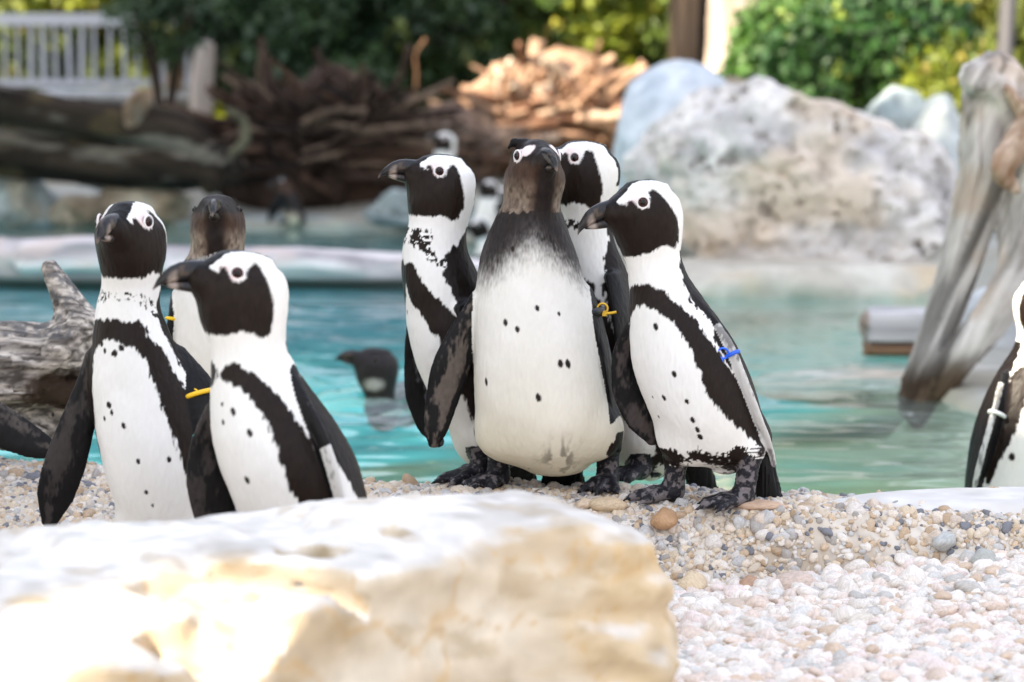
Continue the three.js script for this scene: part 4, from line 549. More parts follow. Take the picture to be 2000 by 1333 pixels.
  for (const w of W) for (const s of w.segs) { const m = Math.max(s.w0, 0.02); bb.expandByPoint(s.A.clone().addScalar(m)); bb.expandByPoint(s.A.clone().addScalar(-m)); bb.expandByPoint(s.A.clone().addScaledVector(s.t, s.len + 0.02)); }
  for (const l of L) { bb.expandByPoint(V(l.heel.x - 0.11, l.g - 0.004, l.heel.z - 0.11)); bb.expandByPoint(V(l.heel.x + 0.11, l.g, l.heel.z + 0.11)); }
  for (const e of X) for (const k of [0, 1]) { bb.expandByPoint(e[k].clone().addScalar(e[2])); bb.expandByPoint(e[k].clone().addScalar(-e[2])); }
  if (tail) { bb.expandByPoint(tail.A.clone().addScalar(-0.04)); bb.expandByPoint(tail.B.clone().addScalar(-0.035)); bb.expandByPoint(tail.B.clone().addScalar(0.035)); }
  const pad = cell * 3, geo = surface(field, [bb.min.x - pad, bb.min.y - pad, bb.min.z - pad], [bb.max.x + pad, bb.max.y + pad, bb.max.z + pad], cell);
  { const p = geo.attributes.position, n = geo.attributes.normal; for (let i = 0; i < p.count; i++) { const x = p.getX(i), y = p.getY(i), z = p.getZ(i); if (y < (S.ground ?? 0) + 0.06) continue; const k = 0.00048 * vn(x * 250 + seed, y * 80, z * 250) + 0.0021 * fbm(x * 26 + seed, y * 20, z * 26, 2); p.setXYZ(i, x + n.getX(i) * k, y + n.getY(i) * k, z + n.getZ(i) * k); } geo.computeVertexNormals(); }
  // plumage in body coordinates: angle round the body from the breast, height
  const face = (S.face ?? 0) * Math.PI / 180;
  const wrap = (a) => Math.atan2(Math.sin(a), Math.cos(a));
  const onBody = (px, py) => { let dz = 0, p, al = 0; for (let i = 0; i < 5; i++) { p = at(px, py, D - dz); const s = section(p.y); al = Math.asin(clamp((p.x - s[0]) / s[2], -0.999, 0.999)); dz = s[1] + D + s[3] * Math.cos(al); } return [wrap(al - face), p.y]; };
  const line = (pts) => pts?.map((q) => [...onBody(q[0], q[1]).map((v, i) => i ? v : Math.abs(v)), ...q.slice(2)]);
  const bands = (S.bands ?? []).map((b) => ({ p: line(b.pts), c: b.c ?? 1, rag: b.rag ?? 1 }));
  const back = line(S.back)?.sort((a, b) => a[1] - b[1]);
  const spots = (S.spots ?? []).map((q) => [...onBody(q[0], q[1]), (q[2] ?? 5) / F * D]);
  const backAt = (y) => { if (!back) return 1.9; if (y <= back[0][1]) return back[0][0]; for (let i = 0; i < back.length - 1; i++) if (y <= back[i + 1][1]) return mix(back[i][0], back[i + 1][0], (y - back[i][1]) / (back[i + 1][1] - back[i][1])); return back[back.length - 1][0]; };
  const fadeY = S.juv ? S.juv.map((q) => [...onBody(q[0], q[1])]) : null;
  const paint = (x, y, z, ny) => {
    field(x, y, z);
    const streak = vn(x * 420 + seed, y * 90, z * 420), fine = fbm(x * 160 + seed, y * 110, z * 160, 3), tone = 1 + 0.16 * streak;
    const dark = (c) => [c[0] * (1 + 0.35 * fine + 0.2 * streak), c[1] * (1 + 0.35 * fine + 0.2 * streak), c[2] * (1 + 0.3 * fine + 0.2 * streak)];
    const soft = 0.07 * fbm(x * 16 + seed, y * 9, z * 16, 3) - 0.02; const white = (c = WHITE) => { c = [c[0] * (1 + soft), c[1] * (1 + soft * 1.05), c[2] * (1 + soft * 1.5)]; return [c[0] * (1 + 0.035 * fine + 0.02 * streak), c[1] * (1 + 0.035 * fine + 0.02 * streak), c[2] * (1 + 0.035 * fine + 0.02 * streak)]; };
    const m = Math.min(raw[0], raw[1], raw[2], raw[3], raw[4]);
    if (m === raw[3]) { // scaly feet: black, patched with pinkish grey
      const n = fbm(x * 110 + seed, y * 110, z * 110, 3), cr = Math.abs(vn(x * 120, y * 240, z * 120 + seed)), k = sst(S.footPale ?? 0.2, (S.footPale ?? 0.2) + 0.05, n);
      return mixc([0.016 * tone, 0.0155 * tone, 0.019 * tone], [0.19, 0.165, 0.165], k * 0.75 + 0.3 * (cr < 0.04 ? 1 : 0));
    }
    if (m === raw[4]) return dark(BLACK);
    if (m === raw[2] ) {
      let best = 9, wi = W[0], u = 0, a = 0, b = 0; for (const w of W) { const e = wing(w, x, y, z); if (e < best) { best = e; wi = w; u = wl[0]; a = wl[1]; b = wl[2]; } }
      const fl = wi.fl, n = fbm(a * 1.7 + seed, u * 5.5, b * 0.4, 5) * 0.9 + 0.10 * streak + 0.16 * vn(x * 260, y * 130, z * 260), k = fl.pale ? sst(fl.pale[0] - 0.06, fl.pale[0] + 0.2, n + fl.pale[1] * (1 - 2.2 * Math.abs(a - (fl.pale[2] ?? -0.2)))) : 0;
      let c = dark([0.0075, 0.0068, 0.007]);
      c = mixc(c, fl.paleC ?? [0.085, 0.075, 0.072], k * (0.7 + 0.3 * fine));
      if (fl.edge && a * fl.edge[0] > fl.edge[1] && u > (fl.edge[2] ?? 0.1)) c = mixc(white(), c, clamp(0.25 + 0.5 * sst(0.0, 0.25, n)));
      return c;
    }
    if (S.collar) { const c = at(S.collar[0], S.collar[1], D), rx = S.collar[2] / F * D, ry = S.collar[3] / F * D, k = sst(1.25, 0.45, Math.hypot((x - c.x) / rx, (y - c.y) / ry) + 0.25 * fine); return mixc(dark([0.022, 0.018, 0.018]), [0.42, 0.40, 0.38], k * 0.9); }
    const [f, u, s] = toHead(x, y, z), tooth = vn(x * 330 + seed, y * 70, z * 330), wob = 3.4 * fbm(x * 110 + seed, y * 90, z * 110, 3) + 2.6 * tooth, zone = (H.zone ?? -82) + (S.juv ? wob * 1.4 - 8 * Math.abs(s) / 40 : 0);
    if (u > zone && Math.hypot(f, u, s) < 118) {
      const as = Math.abs(s);
      if (S.juv) {
        const tan = sst(-8, -48, u + wob) * sst(12, 30, as) * 0.75 * (S.tan ?? 1), c = mixc(dark(mixc([0.016, 0.0115, 0.010], [0.05, 0.027, 0.017], sst(20, 5, u) * sst(8, 26, as))), [0.30, 0.235, 0.18], clamp(tan * (0.6 + fine)));
        const er = Math.hypot(f - ef, u - eu), pk = S.patch ? Math.max(sst(11, 8, Math.hypot((f - ef - 13) / 1.2, u - 30) + wob * 0.3), sst(13, 11, er + wob * 0.2)) * (u > 8 ? 1 : 0) : 0;
        return mixc(mixc(c, mixc(WHITE, PINK, 0.45), pk * (as > 12 ? 1 : 0)), [0.05, 0.04, 0.035], 0);
      }
      const crown = (f > 25 ? 19 : f > -5 ? mix(11, 19, (f + 5) / 30) : 9) + wob * 0.5;
      const top = as < crown && (u > 26 - (f < -20 ? 60 : 0) - (f > 30 ? 8 : 0));
      const mf = f - (H.mf ?? 0); let ms = 0; for (const [oa, ob] of [[0, 0], [1.4, 0.6], [-1.4, -0.6], [0.6, -1.4], [-0.6, 1.4]]) ms += inPoly(MASK, mf + wob * 0.55 + oa, u + wob + ob) ? 0.2 : 0;
      if (ms > 0.99) return dark(BROWN);
      if (top) return dark(BLACK);
      if (f > 43 && u > -25) return dark(BLACK);
      const pink = sst(24, 8, Math.hypot(f - 16, (u - 22) * 1.2)) * 0.62;
      return mixc(mixc(white(), PINK, pink), dark(BROWN), ms);
    }
    const q = section(y), al = Math.atan2((x - q[0]) / q[2], (z - q[1]) / q[3]), ph = wrap(al - face), ap = Math.abs(ph), rr = (q[2] + q[3]) / 2, wb = 0.0052 * fbm(x * 80 + seed, y * 70, z * 80, 3) + 0.0034 * tooth + 0.0014 * streak;
    if (fadeY) { // young bird: slate above, melting into white
      let lim = fadeY[0][1], side = fadeY[1]; const t = clamp(ap / Math.abs(side[0])); lim = mix(lim, side[1], Math.pow(t, 1.25));
      const k = sst(lim - 0.022, lim + 0.055, y + wb * 1.6 + 0.012 * vn(x * 500, y * 120, z * 500)), side2 = sst(1.62, 1.8, ap + wb * 10);
      const dk = mixc(dark([0.021, 0.0165, 0.0155]), [0.24, 0.21, 0.195], 0.4 * (1 - sst(lim, lim + 0.09, y)) * clamp(0.5 + streak));
      const warm = mixc(white(), white([0.66, 0.59, 0.43]), sst(0.36, 0.0, y) * 0.85 + 0.12);
      let c = mixc(warm, dk, clamp(Math.max(k, side2)));
      for (const sp of spots) { const dd = Math.hypot(wrap(ph - sp[0]) * rr * 1.25, (y - sp[1]) * 0.75); c = mixc(c, dark(BROWN), sst(sp[2] * 1.25, sp[2] * 0.7, dd + wb * 0.3)); }
      if (S.dirt) { const dd = Math.hypot(wrap(ph - S.dirt[0]) * rr, (y - S.dirt[1]) * 0.8); c = mixc(c, [0.10, 0.085, 0.065], sst(0.05, 0.01, dd) * sst(-0.05, 0.3, fbm(x * 90, y * 25, z * 90, 3)) * 0.7); }
      if (S.thigh && raw[0] === m && y < S.thigh[0] && Math.min(...L.map((l) => cone(x, y, z, l.hip, l.top, l.tr * 1.25, l.tr * 0.66))) < 0.003) c = dark(BROWN);
      return c;
    }
    const bk = sst(-0.002, 0.002, (ap - backAt(y)) * rr - wb * 1.3); if (bk > 0.99) return dark(mixc(BLACK, BROWN, 0.5));
    let c = white(mixc(WHITE, [0.76, 0.72, 0.64], sst(0.25, 0.02, y) * 0.5));
    for (const b of bands) {
      let best = -9;
      for (let i = 0; i < b.p.length - 1; i++) {
        const A = b.p[i], B = b.p[i + 1], ax = (ap - A[0]) * rr, ay = y - A[1], bx = (B[0] - A[0]) * rr, by = B[1] - A[1], t = clamp((ax * bx + ay * by) / (bx * bx + by * by + 1e-9));
        best = Math.max(best, mix(A[2], B[2], t) / F * D / 2 - Math.hypot(ax - t * bx, ay - t * by));
      }
      const dense = b.c < 1 ? (fbm(x * 190 + seed, y * 190, z * 190, 3) > mix(0.3, -0.25, b.c) ? 1 : 0) : 1;
      c = mixc(c, dark(BROWN), sst(-0.002, 0.002, best + wb * 1.1 * b.rag) * dense);
    }
    for (const sp of spots) { const dd = Math.hypot(wrap(ph - sp[0]) * rr * 1.2, (y - sp[1]) * 0.85); c = mixc(c, dark(BROWN), sst(sp[2] * 1.2, sp[2] * 0.75, dd + wb * 0.3)); }
    if (S.streaks) for (const [px, py, rx, ry] of S.streaks) { const [a0, yy] = onBody(px, py); const dd = Math.hypot(wrap(ph - a0) * rr / (rx / F * D), (y - yy) / (ry / F * D)); if (dd + 0.6 * fine + 0.3 * streak < 1) c = dark(BROWN); }
    return bk > 0 ? mixc(c, dark(mixc(BLACK, BROWN, 0.5)), bk) : c;
  };
  colored(geo, paint);
  // assembly
  const base = V(section((y0 + y1) / 2)[0], S.ground ?? 0, -D), root = thing('penguin', S.label, 'penguin', base);
  geo.translate(-base.x, -base.y, -base.z);
  mesh('body', geo, plumage, root);
  const q = new THREE.Quaternion().setFromRotationMatrix(new THREE.Matrix4().makeBasis(hf, hu, hs));
  const bill = mesh('bill', BILL[S.juv ? 1 : 0], billMat, root); bill.position.copy(hc).sub(base); bill.quaternion.copy(q); bill.scale.set(hk * (H.bl ?? 1), hk, hk);
  
  for (const sd of [-1, 1]) { // find the skin at the side of the head and set the eye into it
    if (H.noEye) break;
    let s = 75; for (let i = 0; i < 40; i++) { const p = HP(ef, eu, sd * s), d = Math.min(field(p.x, p.y, p.z) / hk, 6); if (d < 0.05) break; s -= Math.max(d * 0.9, 0.05); }
    const p = HP(ef, eu, sd * (s - 3.2)).sub(base), out = HP(ef + 7, eu + 3, sd * 60).sub(HP(ef, eu, sd * 30)).normalize();
    const eye = mesh('eye', new THREE.SphereGeometry(0.0088 * es * (H.k ?? 1), 24, 16), eyeMat, root); eye.position.copy(p);
    const ring = mesh('eye_ring', new THREE.TorusGeometry(0.0094 * es * (H.k ?? 1), 0.0019 * es, 10, 32), S.ringMat ?? ringMat, eye);
    ring.quaternion.setFromUnitVectors(V(0, 0, 1), out); ring.position.copy(out).multiplyScalar(0.0036);
    const pu = mesh('pupil', new THREE.SphereGeometry(0.0056 * es, 16, 10), pupilMat, eye); pu.position.copy(out).multiplyScalar(0.0044 * (H.k ?? 1)); }
  return { root, base, W, D, field, section, HP, L };
}
// ---------------------------------------------------------------- the birds (rows, points and marks read off the photograph)
const P = {};
P.center = makePenguin({ seed: 5, D: 4.26, face: 6, label: 'cream bellied young penguin with dark brown head, standing tallest and facing the camera', juv: [[1030, 503], [1135, 568]], patch: true,
  rows: [[350, 994, 1094, 1.0], [385, 985, 1093, 1.0, -0.004], [402, 980, 1094, 1.0], [425, 968, 1102], [460, 951, 1113, 0.85], [500, 938, 1128, 0.82], [560, 930, 1146, 0.82], [620, 927, 1162, 0.84, 0.004], [680, 926, 1176, 0.86, 0.008], [740, 926, 1187, 0.88, 0.012], [800, 930, 1197, 0.88, 0.016], [840, 937, 1199, 0.86, 0.016], [872, 952, 1180, 0.84, 0.018], [897, 988, 1156, 0.84, 0.018], [914, 1025, 1142, 0.84, 0.016]],
  head: { p: [1044, 323], yaw: 21, pitch: -7, k: 1.0, dz: 0.012, eye: 1.0, zone: -70, ef: 14, bl: 0.88 },
  flippers: [
    { pts: [[935, 590, 0.0, 0.018], [905, 655, 0.01, 0.030], [880, 720, 0.02, 0.037], [862, 785, 0.025, 0.031], [851, 840, 0.03, 0.022], [848, 866, 0.03, 0.011]], turn: [25, 20], h: 0.0085, pale: [0.05, 0.26, 0.1], paleC: [0.15, 0.12, 0.098] },
    { pts: [[1145, 575, 0.0, 0.020], [1168, 640, 0.012, 0.028], [1184, 710, 0.02, 0.034], [1196, 790, 0.025, 0.030], [1205, 850, 0.03, 0.020], [1208, 876, 0.03, 0.010]], turn: [76, 80], h: 0.0095, pale: [0.2, 0.2, 0], paleC: [0.12, 0.12, 0.13] }],
  legs: [{ hip: [982, 850], heel: [974, 956], D: 4.285, yaw: -38, h: 0.06, r: 0.021, hz: 0.03, tr: 0.034 }, { hip: [1168, 848], heel: [1187, 956], D: 4.265, yaw: -16, h: 0.058, r: 0.021, hz: 0.035, tr: 0.036 }],
  extra: [[[1026, 280, 4.25], [1004, 278, 4.25], 0.009, 0.006], [[1004, 278, 4.25], [993, 289, 4.25], 0.006, 0.0025]], thigh: [0.115], extraK: 0.006, tail: { a: [1100, 880, -0.05], b: [1100, 956, -0.07], w: [0.03, 0.042] },
  spots: [[1001, 486, 5], [1049, 602, 5], [987, 630, 6], [1010, 643, 5], [1092, 614, 4], [1095, 711, 6], [1110, 711, 6.5], [949, 746, 6], [1052, 778, 6]], dirt: [0.12, 0.075] });

P.left_center = makePenguin({ seed: 11, D: 4.37, face: -64, label: 'adult penguin in sharp left profile, half hidden by the cream bellied one',
  rows: [[352, 822, 913, 0.82], [400, 808, 915, 0.84], [430, 801, 914, 0.85], [460, 791, 911, 0.85], [490, 785, 914, 0.86], [520, 784, 927, 0.88], [560, 787, 945, 0.9], [600, 792, 960, 0.9], [640, 795, 975, 0.9], [700, 809, 990, 0.9], [760, 834, 1000, 0.9], [820, 866, 1008, 0.9], [862, 893, 1010, 0.9], [888, 915, 1004, 0.88], [905, 935, 992, 0.88]],
  head: { p: [867, 354], yaw: -87, pitch: 0, k: 1.0 },
  flippers: [{ pts: [[812, 640, -0.055, 0.018], [815, 705, -0.06, 0.026], [822, 770, -0.06, 0.030], [840, 830, -0.06, 0.024], [858, 866, -0.06, 0.010]], turn: [15, 15], h: 0.007, pale: [0.0, 0.3, -0.4], paleC: [0.13, 0.13, 0.14] },
    { pts: [[905, 600, 0.07, 0.02], [940, 690, 0.085, 0.03], [955, 780, 0.08, 0.03], [962, 850, 0.07, 0.012]], turn: [50, 50] }],
  legs: [{ hip: [940, 862], heel: [938, 945], D: 4.33, yaw: -72, h: 0.06, r: 0.02 }, { hip: [985, 862], heel: [975, 940], D: 4.42, yaw: -72, h: 0.055 }],
  tail: { a: [1000, 870, -0.04], b: [1020, 945, -0.06], w: [0.02, 0.03] },
  bands: [{ pts: [[786, 532, 44], [815, 575, 50], [850, 612, 56], [880, 650, 60], [905, 700, 60], [935, 790, 44], [950, 860, 30]] }, { pts: [[790, 462, 42], [822, 466, 34], [838, 492, 16], [858, 512, 14], [880, 510, 18]], c: 0.78, rag: 2 }],
  back: [[872, 500], [866, 540], [884, 580], [905, 625], [925, 660], [960, 740], [985, 840], [912, 440], [913, 380]], spots: [[795, 610, 4], [861, 640, 4]] });

P.behind = makePenguin({ seed: 17, D: 4.4, face: -42, label: 'adult penguin looking away left, squeezed between the cream bellied penguin and the blue banded one',
  rows: [[328, 1100, 1197, 0.85], [370, 1097, 1199, 0.86], [405, 1101, 1196, 0.88], [440, 1099, 1195, 0.88], [480, 1098, 1203, 0.88], [520, 1097, 1220, 0.88], [560, 1098, 1236, 0.88], [640, 1104, 1262, 0.88], [720, 1117, 1288, 0.86], [800, 1142, 1306, 0.84], [850, 1166, 1316, 0.82], [890, 1196, 1316, 0.8], [915, 1228, 1306, 0.8], [928, 1248, 1292, 0.8]],
  head: { p: [1144, 328], yaw: -104, pitch: -4, k: 1.04 },
  flippers: [{ pts: [[1196, 540, 0.055, 0.018], [1212, 610, 0.07, 0.025], [1220, 680, 0.075, 0.03], [1228, 760, 0.075, 0.028], [1236, 810, 0.07, 0.012]], turn: [55, 55], h: 0.007 }],
  legs: [{ hip: [1240, 870], heel: [1250, 950], D: 4.36, yaw: -50, h: 0.045 }, { hip: [1300, 870], heel: [1302, 945], D: 4.44, yaw: -50, h: 0.045 }],
  tail: { a: [1350, 860, -0.02], b: [1374, 968, -0.03], w: [0.022, 0.032] },
  bands: [{ pts: [[1105, 560, 30], [1160, 610, 34], [1205, 690, 36], [1245, 780, 40], [1280, 850, 30], [1290, 890, 22], [1262, 912, 26]] }, { pts: [[1108, 440, 20], [1116, 434, 14]], c: 0.8 }],
  back: [[1197, 330], [1199, 380], [1190, 420], [1188, 470], [1180, 500], [1176, 560], [1188, 620], [1210, 660], [1262, 760], [1305, 850]], spots: [] });

P.right = makePenguin({ seed: 23, D: 4.12, face: -42, label: 'adult penguin with bowed head and blue band on its flipper, rightmost of the standing group',
  rows: [[405, 1216, 1318, 0.82], [440, 1226, 1326, 0.83], [470, 1228, 1328, 0.85], [500, 1226, 1330, 0.86], [540, 1227, 1345, 0.87], [580, 1230, 1372, 0.88], [620, 1229, 1402, 0.88], [660, 1229, 1430, 0.88], [700, 1233, 1452, 0.88], [740, 1243, 1468, 0.88], [780, 1258, 1480, 0.88], [820, 1276, 1487, 0.88], [855, 1296, 1489, 0.86], [880, 1314, 1484, 0.84], [900, 1345, 1470, 0.8], [914, 1385, 1450, 0.8]],
  head: { p: [1258, 410], yaw: -76, pitch: -22, k: 1.04 },
  flippers: [{ pts: [[1354, 590, 0.012, 0.009], [1412, 665, 0.046, 0.018], [1444, 740, 0.056, 0.020], [1474, 815, 0.047, 0.019], [1500, 875, 0.03, 0.014], [1510, 906, 0.024, 0.008]], turn: [-50, -56], h: 0.007, edge: [-1, 0.0, 0.14], pale: [0.3, 0.1, 0] },
    { pts: [[1240, 640, -0.04, 0.018], [1226, 690, -0.05, 0.026], [1234, 755, -0.05, 0.036], [1256, 815, -0.05, 0.033], [1276, 858, -0.05, 0.014]], turn: [8, 8], h: 0.007, pale: [-0.02, 0.22, 0.3], paleC: [0.085, 0.066, 0.062] }],
  legs: [{ hip: [1335, 868], heel: [1316, 966], D: 4.14, yaw: -78, h: 0.058, r: 0.0195, lean: [0.004, 0] }, { hip: [1462, 862], heel: [1452, 980], D: 4.08, yaw: -66, h: 0.072, r: 0.0195, tr: 0.03, lean: [0.013, -0.004] }], footPale: 0.04,
  tail: { a: [1482, 850, -0.05], b: [1504, 985, -0.03], w: [0.016, 0.024] },
  bands: [{ pts: [[1236, 582, 44], [1265, 578, 44], [1300, 596, 38], [1335, 625, 40], [1365, 668, 46], [1392, 715, 60], [1420, 765, 80], [1448, 800, 76], [1468, 830, 44], [1478, 870, 22], [1470, 886, 14]] }, { pts: [[1315, 890, 20], [1360, 892, 22], [1410, 908, 24], [1450, 920, 30]], rag: 2 }],
  back: [[1326, 440], [1328, 500], [1334, 545], [1348, 585], [1366, 605], [1386, 628], [1392, 660], [1430, 720], [1462, 800], [1486, 860], [1318, 400]],
  spots: [[1281, 638, 6], [1317, 732, 6], [1297, 778, 5], [1275, 776, 3], [1342, 785, 5], [1353, 821, 5], [1362, 840, 5], [1368, 854, 5], [1286, 814, 3]], streaks: [[1325, 888, 26, 16], [1440, 890, 18, 20]] });

P.left_back = makePenguin({ seed: 31, D: 3.8, face: -22, ground: -0.11, label: 'adult penguin facing the camera with its dark flipper held out, leftmost of the standing ones',
  rows: [[455, 200, 308, 0.9, -0.006], [500, 206, 314, 0.95, -0.004], [530, 203, 313, 1.0], [565, 196, 313, 1.0], [600, 187, 311, 1.0], [640, 182, 326, 0.95], [680, 180, 345, 0.92], [720, 178, 363, 0.9], [760, 178, 383, 0.88], [800, 182, 398, 0.86, 0.004], [850, 190, 410, 0.86, 0.008], [900, 203, 412, 0.86, 0.012], [950, 218, 408, 0.86, 0.014], [1000, 236, 400, 0.86, 0.014], [1050, 256, 385, 0.86, 0.012], [1090, 285, 360, 0.84, 0.01], [1105, 305, 340, 0.84]],
  head: { p: [253, 453], yaw: -18, pitch: -9, k: 1.03, dz: 0.01, bl: 0.9, mf: 8, ef: 13 },
  flippers: [{ pts: [[186, 700, 0.0, 0.016], [168, 770, 0.0, 0.022], [145, 845, 0.005, 0.030], [124, 915, 0.01, 0.034], [106, 975, 0.01, 0.029], [97, 1018, 0.01, 0.014]], turn: [10, 10], h: 0.008, pale: [0.02, 0.2, 0.45], paleC: [0.055, 0.045, 0.041] },
    { pts: [[352, 690, -0.01, 0.012], [396, 770, 0.02, 0.03], [412, 860, 0.03, 0.034], [410, 950, 0.03, 0.02]], turn: [40, 50], h: 0.008 }],
  legs: [{ hip: [280, 1040], heel3: [-0.575, 0, -3.8], yaw: -22, ground: -0.105, h: 0.06 }, { hip: [365, 1040], heel3: [-0.51, 0, -3.79], yaw: -18, ground: -0.105, h: 0.06 }],
  tail: { a: [330, 1040, -0.05], b: [330, 1150, -0.09], w: [0.026, 0.035] },
  bands: [{ pts: [[184, 645, 38], [225, 645, 40], [265, 658, 42], [298, 690, 46], [325, 740, 52], [350, 800, 66], [372, 860, 66], [388, 940, 50], [396, 1000, 36]], rag: 1.1 }, { pts: [[222, 576, 15], [262, 582, 13], [296, 600, 16], [306, 620, 18]], c: 0.62, rag: 2 }],
  back: [[312, 500], [313, 560], [306, 600], [316, 640], [340, 690], [366, 742], [392, 800], [408, 880], [405, 1000]],
  spots: [[204, 686, 5], [224, 690, 6], [245, 672, 6], [237, 680, 6], [197, 672, 5], [219, 692, 4], [212, 792, 6], [217, 806, 5], [203, 818, 5], [241, 832, 5], [331, 790, 5], [345, 845, 6], [269, 902, 5], [330, 898, 5], [285, 963, 4], [298, 988, 4]] });

P.left_front = makePenguin({ seed: 37, D: 3.45, face: -46, ground: -0.11, label: 'adult penguin in left profile standing nearest, behind the pale foreground boulder',
  rows: [[560, 430, 548, 0.82], [600, 424, 554, 0.84], [640, 415, 557, 0.85], [680, 413, 560, 0.87], [715, 412, 572, 0.88], [750, 411, 598, 0.88], [800, 411, 636, 0.88], [850, 414, 670, 0.88], [900, 426, 695, 0.88], [950, 444, 711, 0.88], [1000, 466, 718, 0.88], [1060, 498, 715, 0.86], [1120, 540, 700, 0.84], [1170, 580, 680, 0.82], [1192, 610, 660, 0.8]],
  head: { p: [471, 556], yaw: -76, pitch: -5, k: 1.06 },
  flippers: [{ pts: [[556, 715, 0.008, 0.008], [598, 800, 0.050, 0.015], [628, 870, 0.074, 0.020], [650, 945, 0.078, 0.021], [668, 1020, 0.072, 0.016], [676, 1060, 0.067, 0.008]], turn: [-48, -52], h: 0.0075, edge: [-1, 0.1, 0.42], pale: [0.3, 0.1, 0] },
    { pts: [[425, 800, -0.03, 0.018], [412, 870, -0.04, 0.03], [412, 940, -0.04, 0.037], [420, 1010, -0.04, 0.03], [432, 1060, -0.04, 0.012]], turn: [10, 10], h: 0.0075, pale: [0.03, 0.2, 0.4], paleC: [0.055, 0.045, 0.041] }],
  legs: [{ hip: [570, 1130], heel3: [-0.30, 0, -3.42], yaw: -50, ground: -0.105, h: 0.07 }, { hip: [660, 1130], heel3: [-0.235, 0, -3.47], yaw: -48, ground: -0.105, h: 0.07 }],
  tail: { a: [690, 1120, -0.05], b: [720, 1260, -0.07], w: [0.022, 0.03] },
  bands: [{ pts: [[416, 728, 40], [455, 732, 42], [492, 752, 44], [525, 785, 50], [552, 825, 56], [580, 880, 70], [604, 935, 84], [625, 980, 84], [650, 1050, 60], [670, 1110, 40]] }],
  back: [[553, 560], [556, 620], [558, 660], [566, 700], [578, 735], [592, 770], [612, 820], [640, 880], [676, 930], [700, 985], [700, 1100]],
  spots: [[455, 804, 7], [434, 790, 4], [436, 824, 5], [488, 846, 7], [563, 903, 5], [481, 938, 7], [470, 665, 4]] });

P.young = makePenguin({ seed: 41, D: 4.42, cell: 0.003, face: 0, label: 'young grey headed penguin standing behind the two adults on the left', juv: [[425, 520], [495, 570]], tan: 1.5,
  rows: [[430, 384, 466, 0.95], [470, 377, 473, 1.0], [490, 371, 476, 1.0], [520, 354, 490, 0.9], [560, 343, 503, 0.88], [620, 338, 511, 0.88], [700, 338, 515, 0.9], [780, 345, 510, 0.9], [850, 357, 498, 0.88], [885, 375, 480, 0.86], [902, 396, 458, 0.84]],
  head: { p: [425, 430], yaw: 2, pitch: 4, k: 0.95, eye: 0.7, dz: 0.01, zone: -64 }, ringMat: mat({ color: rgb(0.05, 0.04, 0.035), roughness: 0.7, name: 'dark_eye_skin' }),
  flippers: [{ pts: [[350, 580, 0, 0.016], [340, 640, 0.01, 0.028], [338, 720, 0.01, 0.03], [344, 800, 0.01, 0.012]], turn: [70, 70], h: 0.008 }, { pts: [[498, 580, 0, 0.016], [512, 650, 0.01, 0.028], [516, 730, 0.01, 0.03], [512, 800, 0.01, 0.012]], turn: [70, 70], h: 0.008 }],
  legs: [{ hip: [385, 850], heel: [385, 905], D: 4.44, yaw: -15, h: 0.05 }, { hip: [470, 850], heel: [470, 905], D: 4.44, yaw: 15, h: 0.05 }], thigh: [0.08],
  tail: { a: [427, 870, -0.05], b: [427, 920, -0.08], w: [0.024, 0.03] } });

P.edge = makePenguin({ seed: 47, D: 4.9, cell: 0.003, face: 48, ground: -0.30, label: 'sunlit adult penguin with white flipper band standing in the shallows at the right edge',
  rows: [[590, 1994, 2082, 0.9], [640, 1990, 2084, 0.9], [680, 1980, 2090, 0.9], [710, 1962, 2100, 0.9], [750, 1938, 2110, 0.9], [800, 1916, 2118, 0.9], [850, 1900, 2122, 0.9], [900, 1891, 2122, 0.9], [950, 1886, 2118, 0.9], [1000, 1888, 2108, 0.88], [1050, 1905, 2090, 0.86], [1090, 1935, 2070, 0.84], [1108, 1965, 2045, 0.84]],
  head: { p: [2034, 585], yaw: 62, pitch: 4, k: 1.0 },
  flippers: [{ pts: [[1962, 735, 0.04, 0.012], [1946, 820, 0.08, 0.025], [1930, 880, 0.085, 0.03], [1912, 945, 0.07, 0.024], [1900, 995, 0.05, 0.010]], turn: [46, 52], h: 0.007, edge: [1, 0.55, 0.05], pale: [0.4, 0.1, 0] }],
  legs: [{ hip: [1960, 1060], heel3: [0.985, 0, -4.88], yaw: 45, ground: -0.298, h: 0.06 }, { hip: [2055, 1060], heel3: [1.075, 0, -4.92], yaw: 45, ground: -0.298, h: 0.06 }],
  tail: { a: [1905, 960, -0.05], b: [1886, 1080, -0.06], w: [0.02, 0.03] },
  bands: [{ pts: [[2050, 715, 40], [2000, 735, 42], [1982, 780, 42], [1966, 840, 40], [1945, 890, 28], [1930, 940, 14]] }],
  back: [[1998, 650], [1990, 690], [1978, 725], [1966, 760], [1940, 800], [1920, 880], [1905, 960]], spots: [[1977, 893, 7], [2040, 860, 5]] });
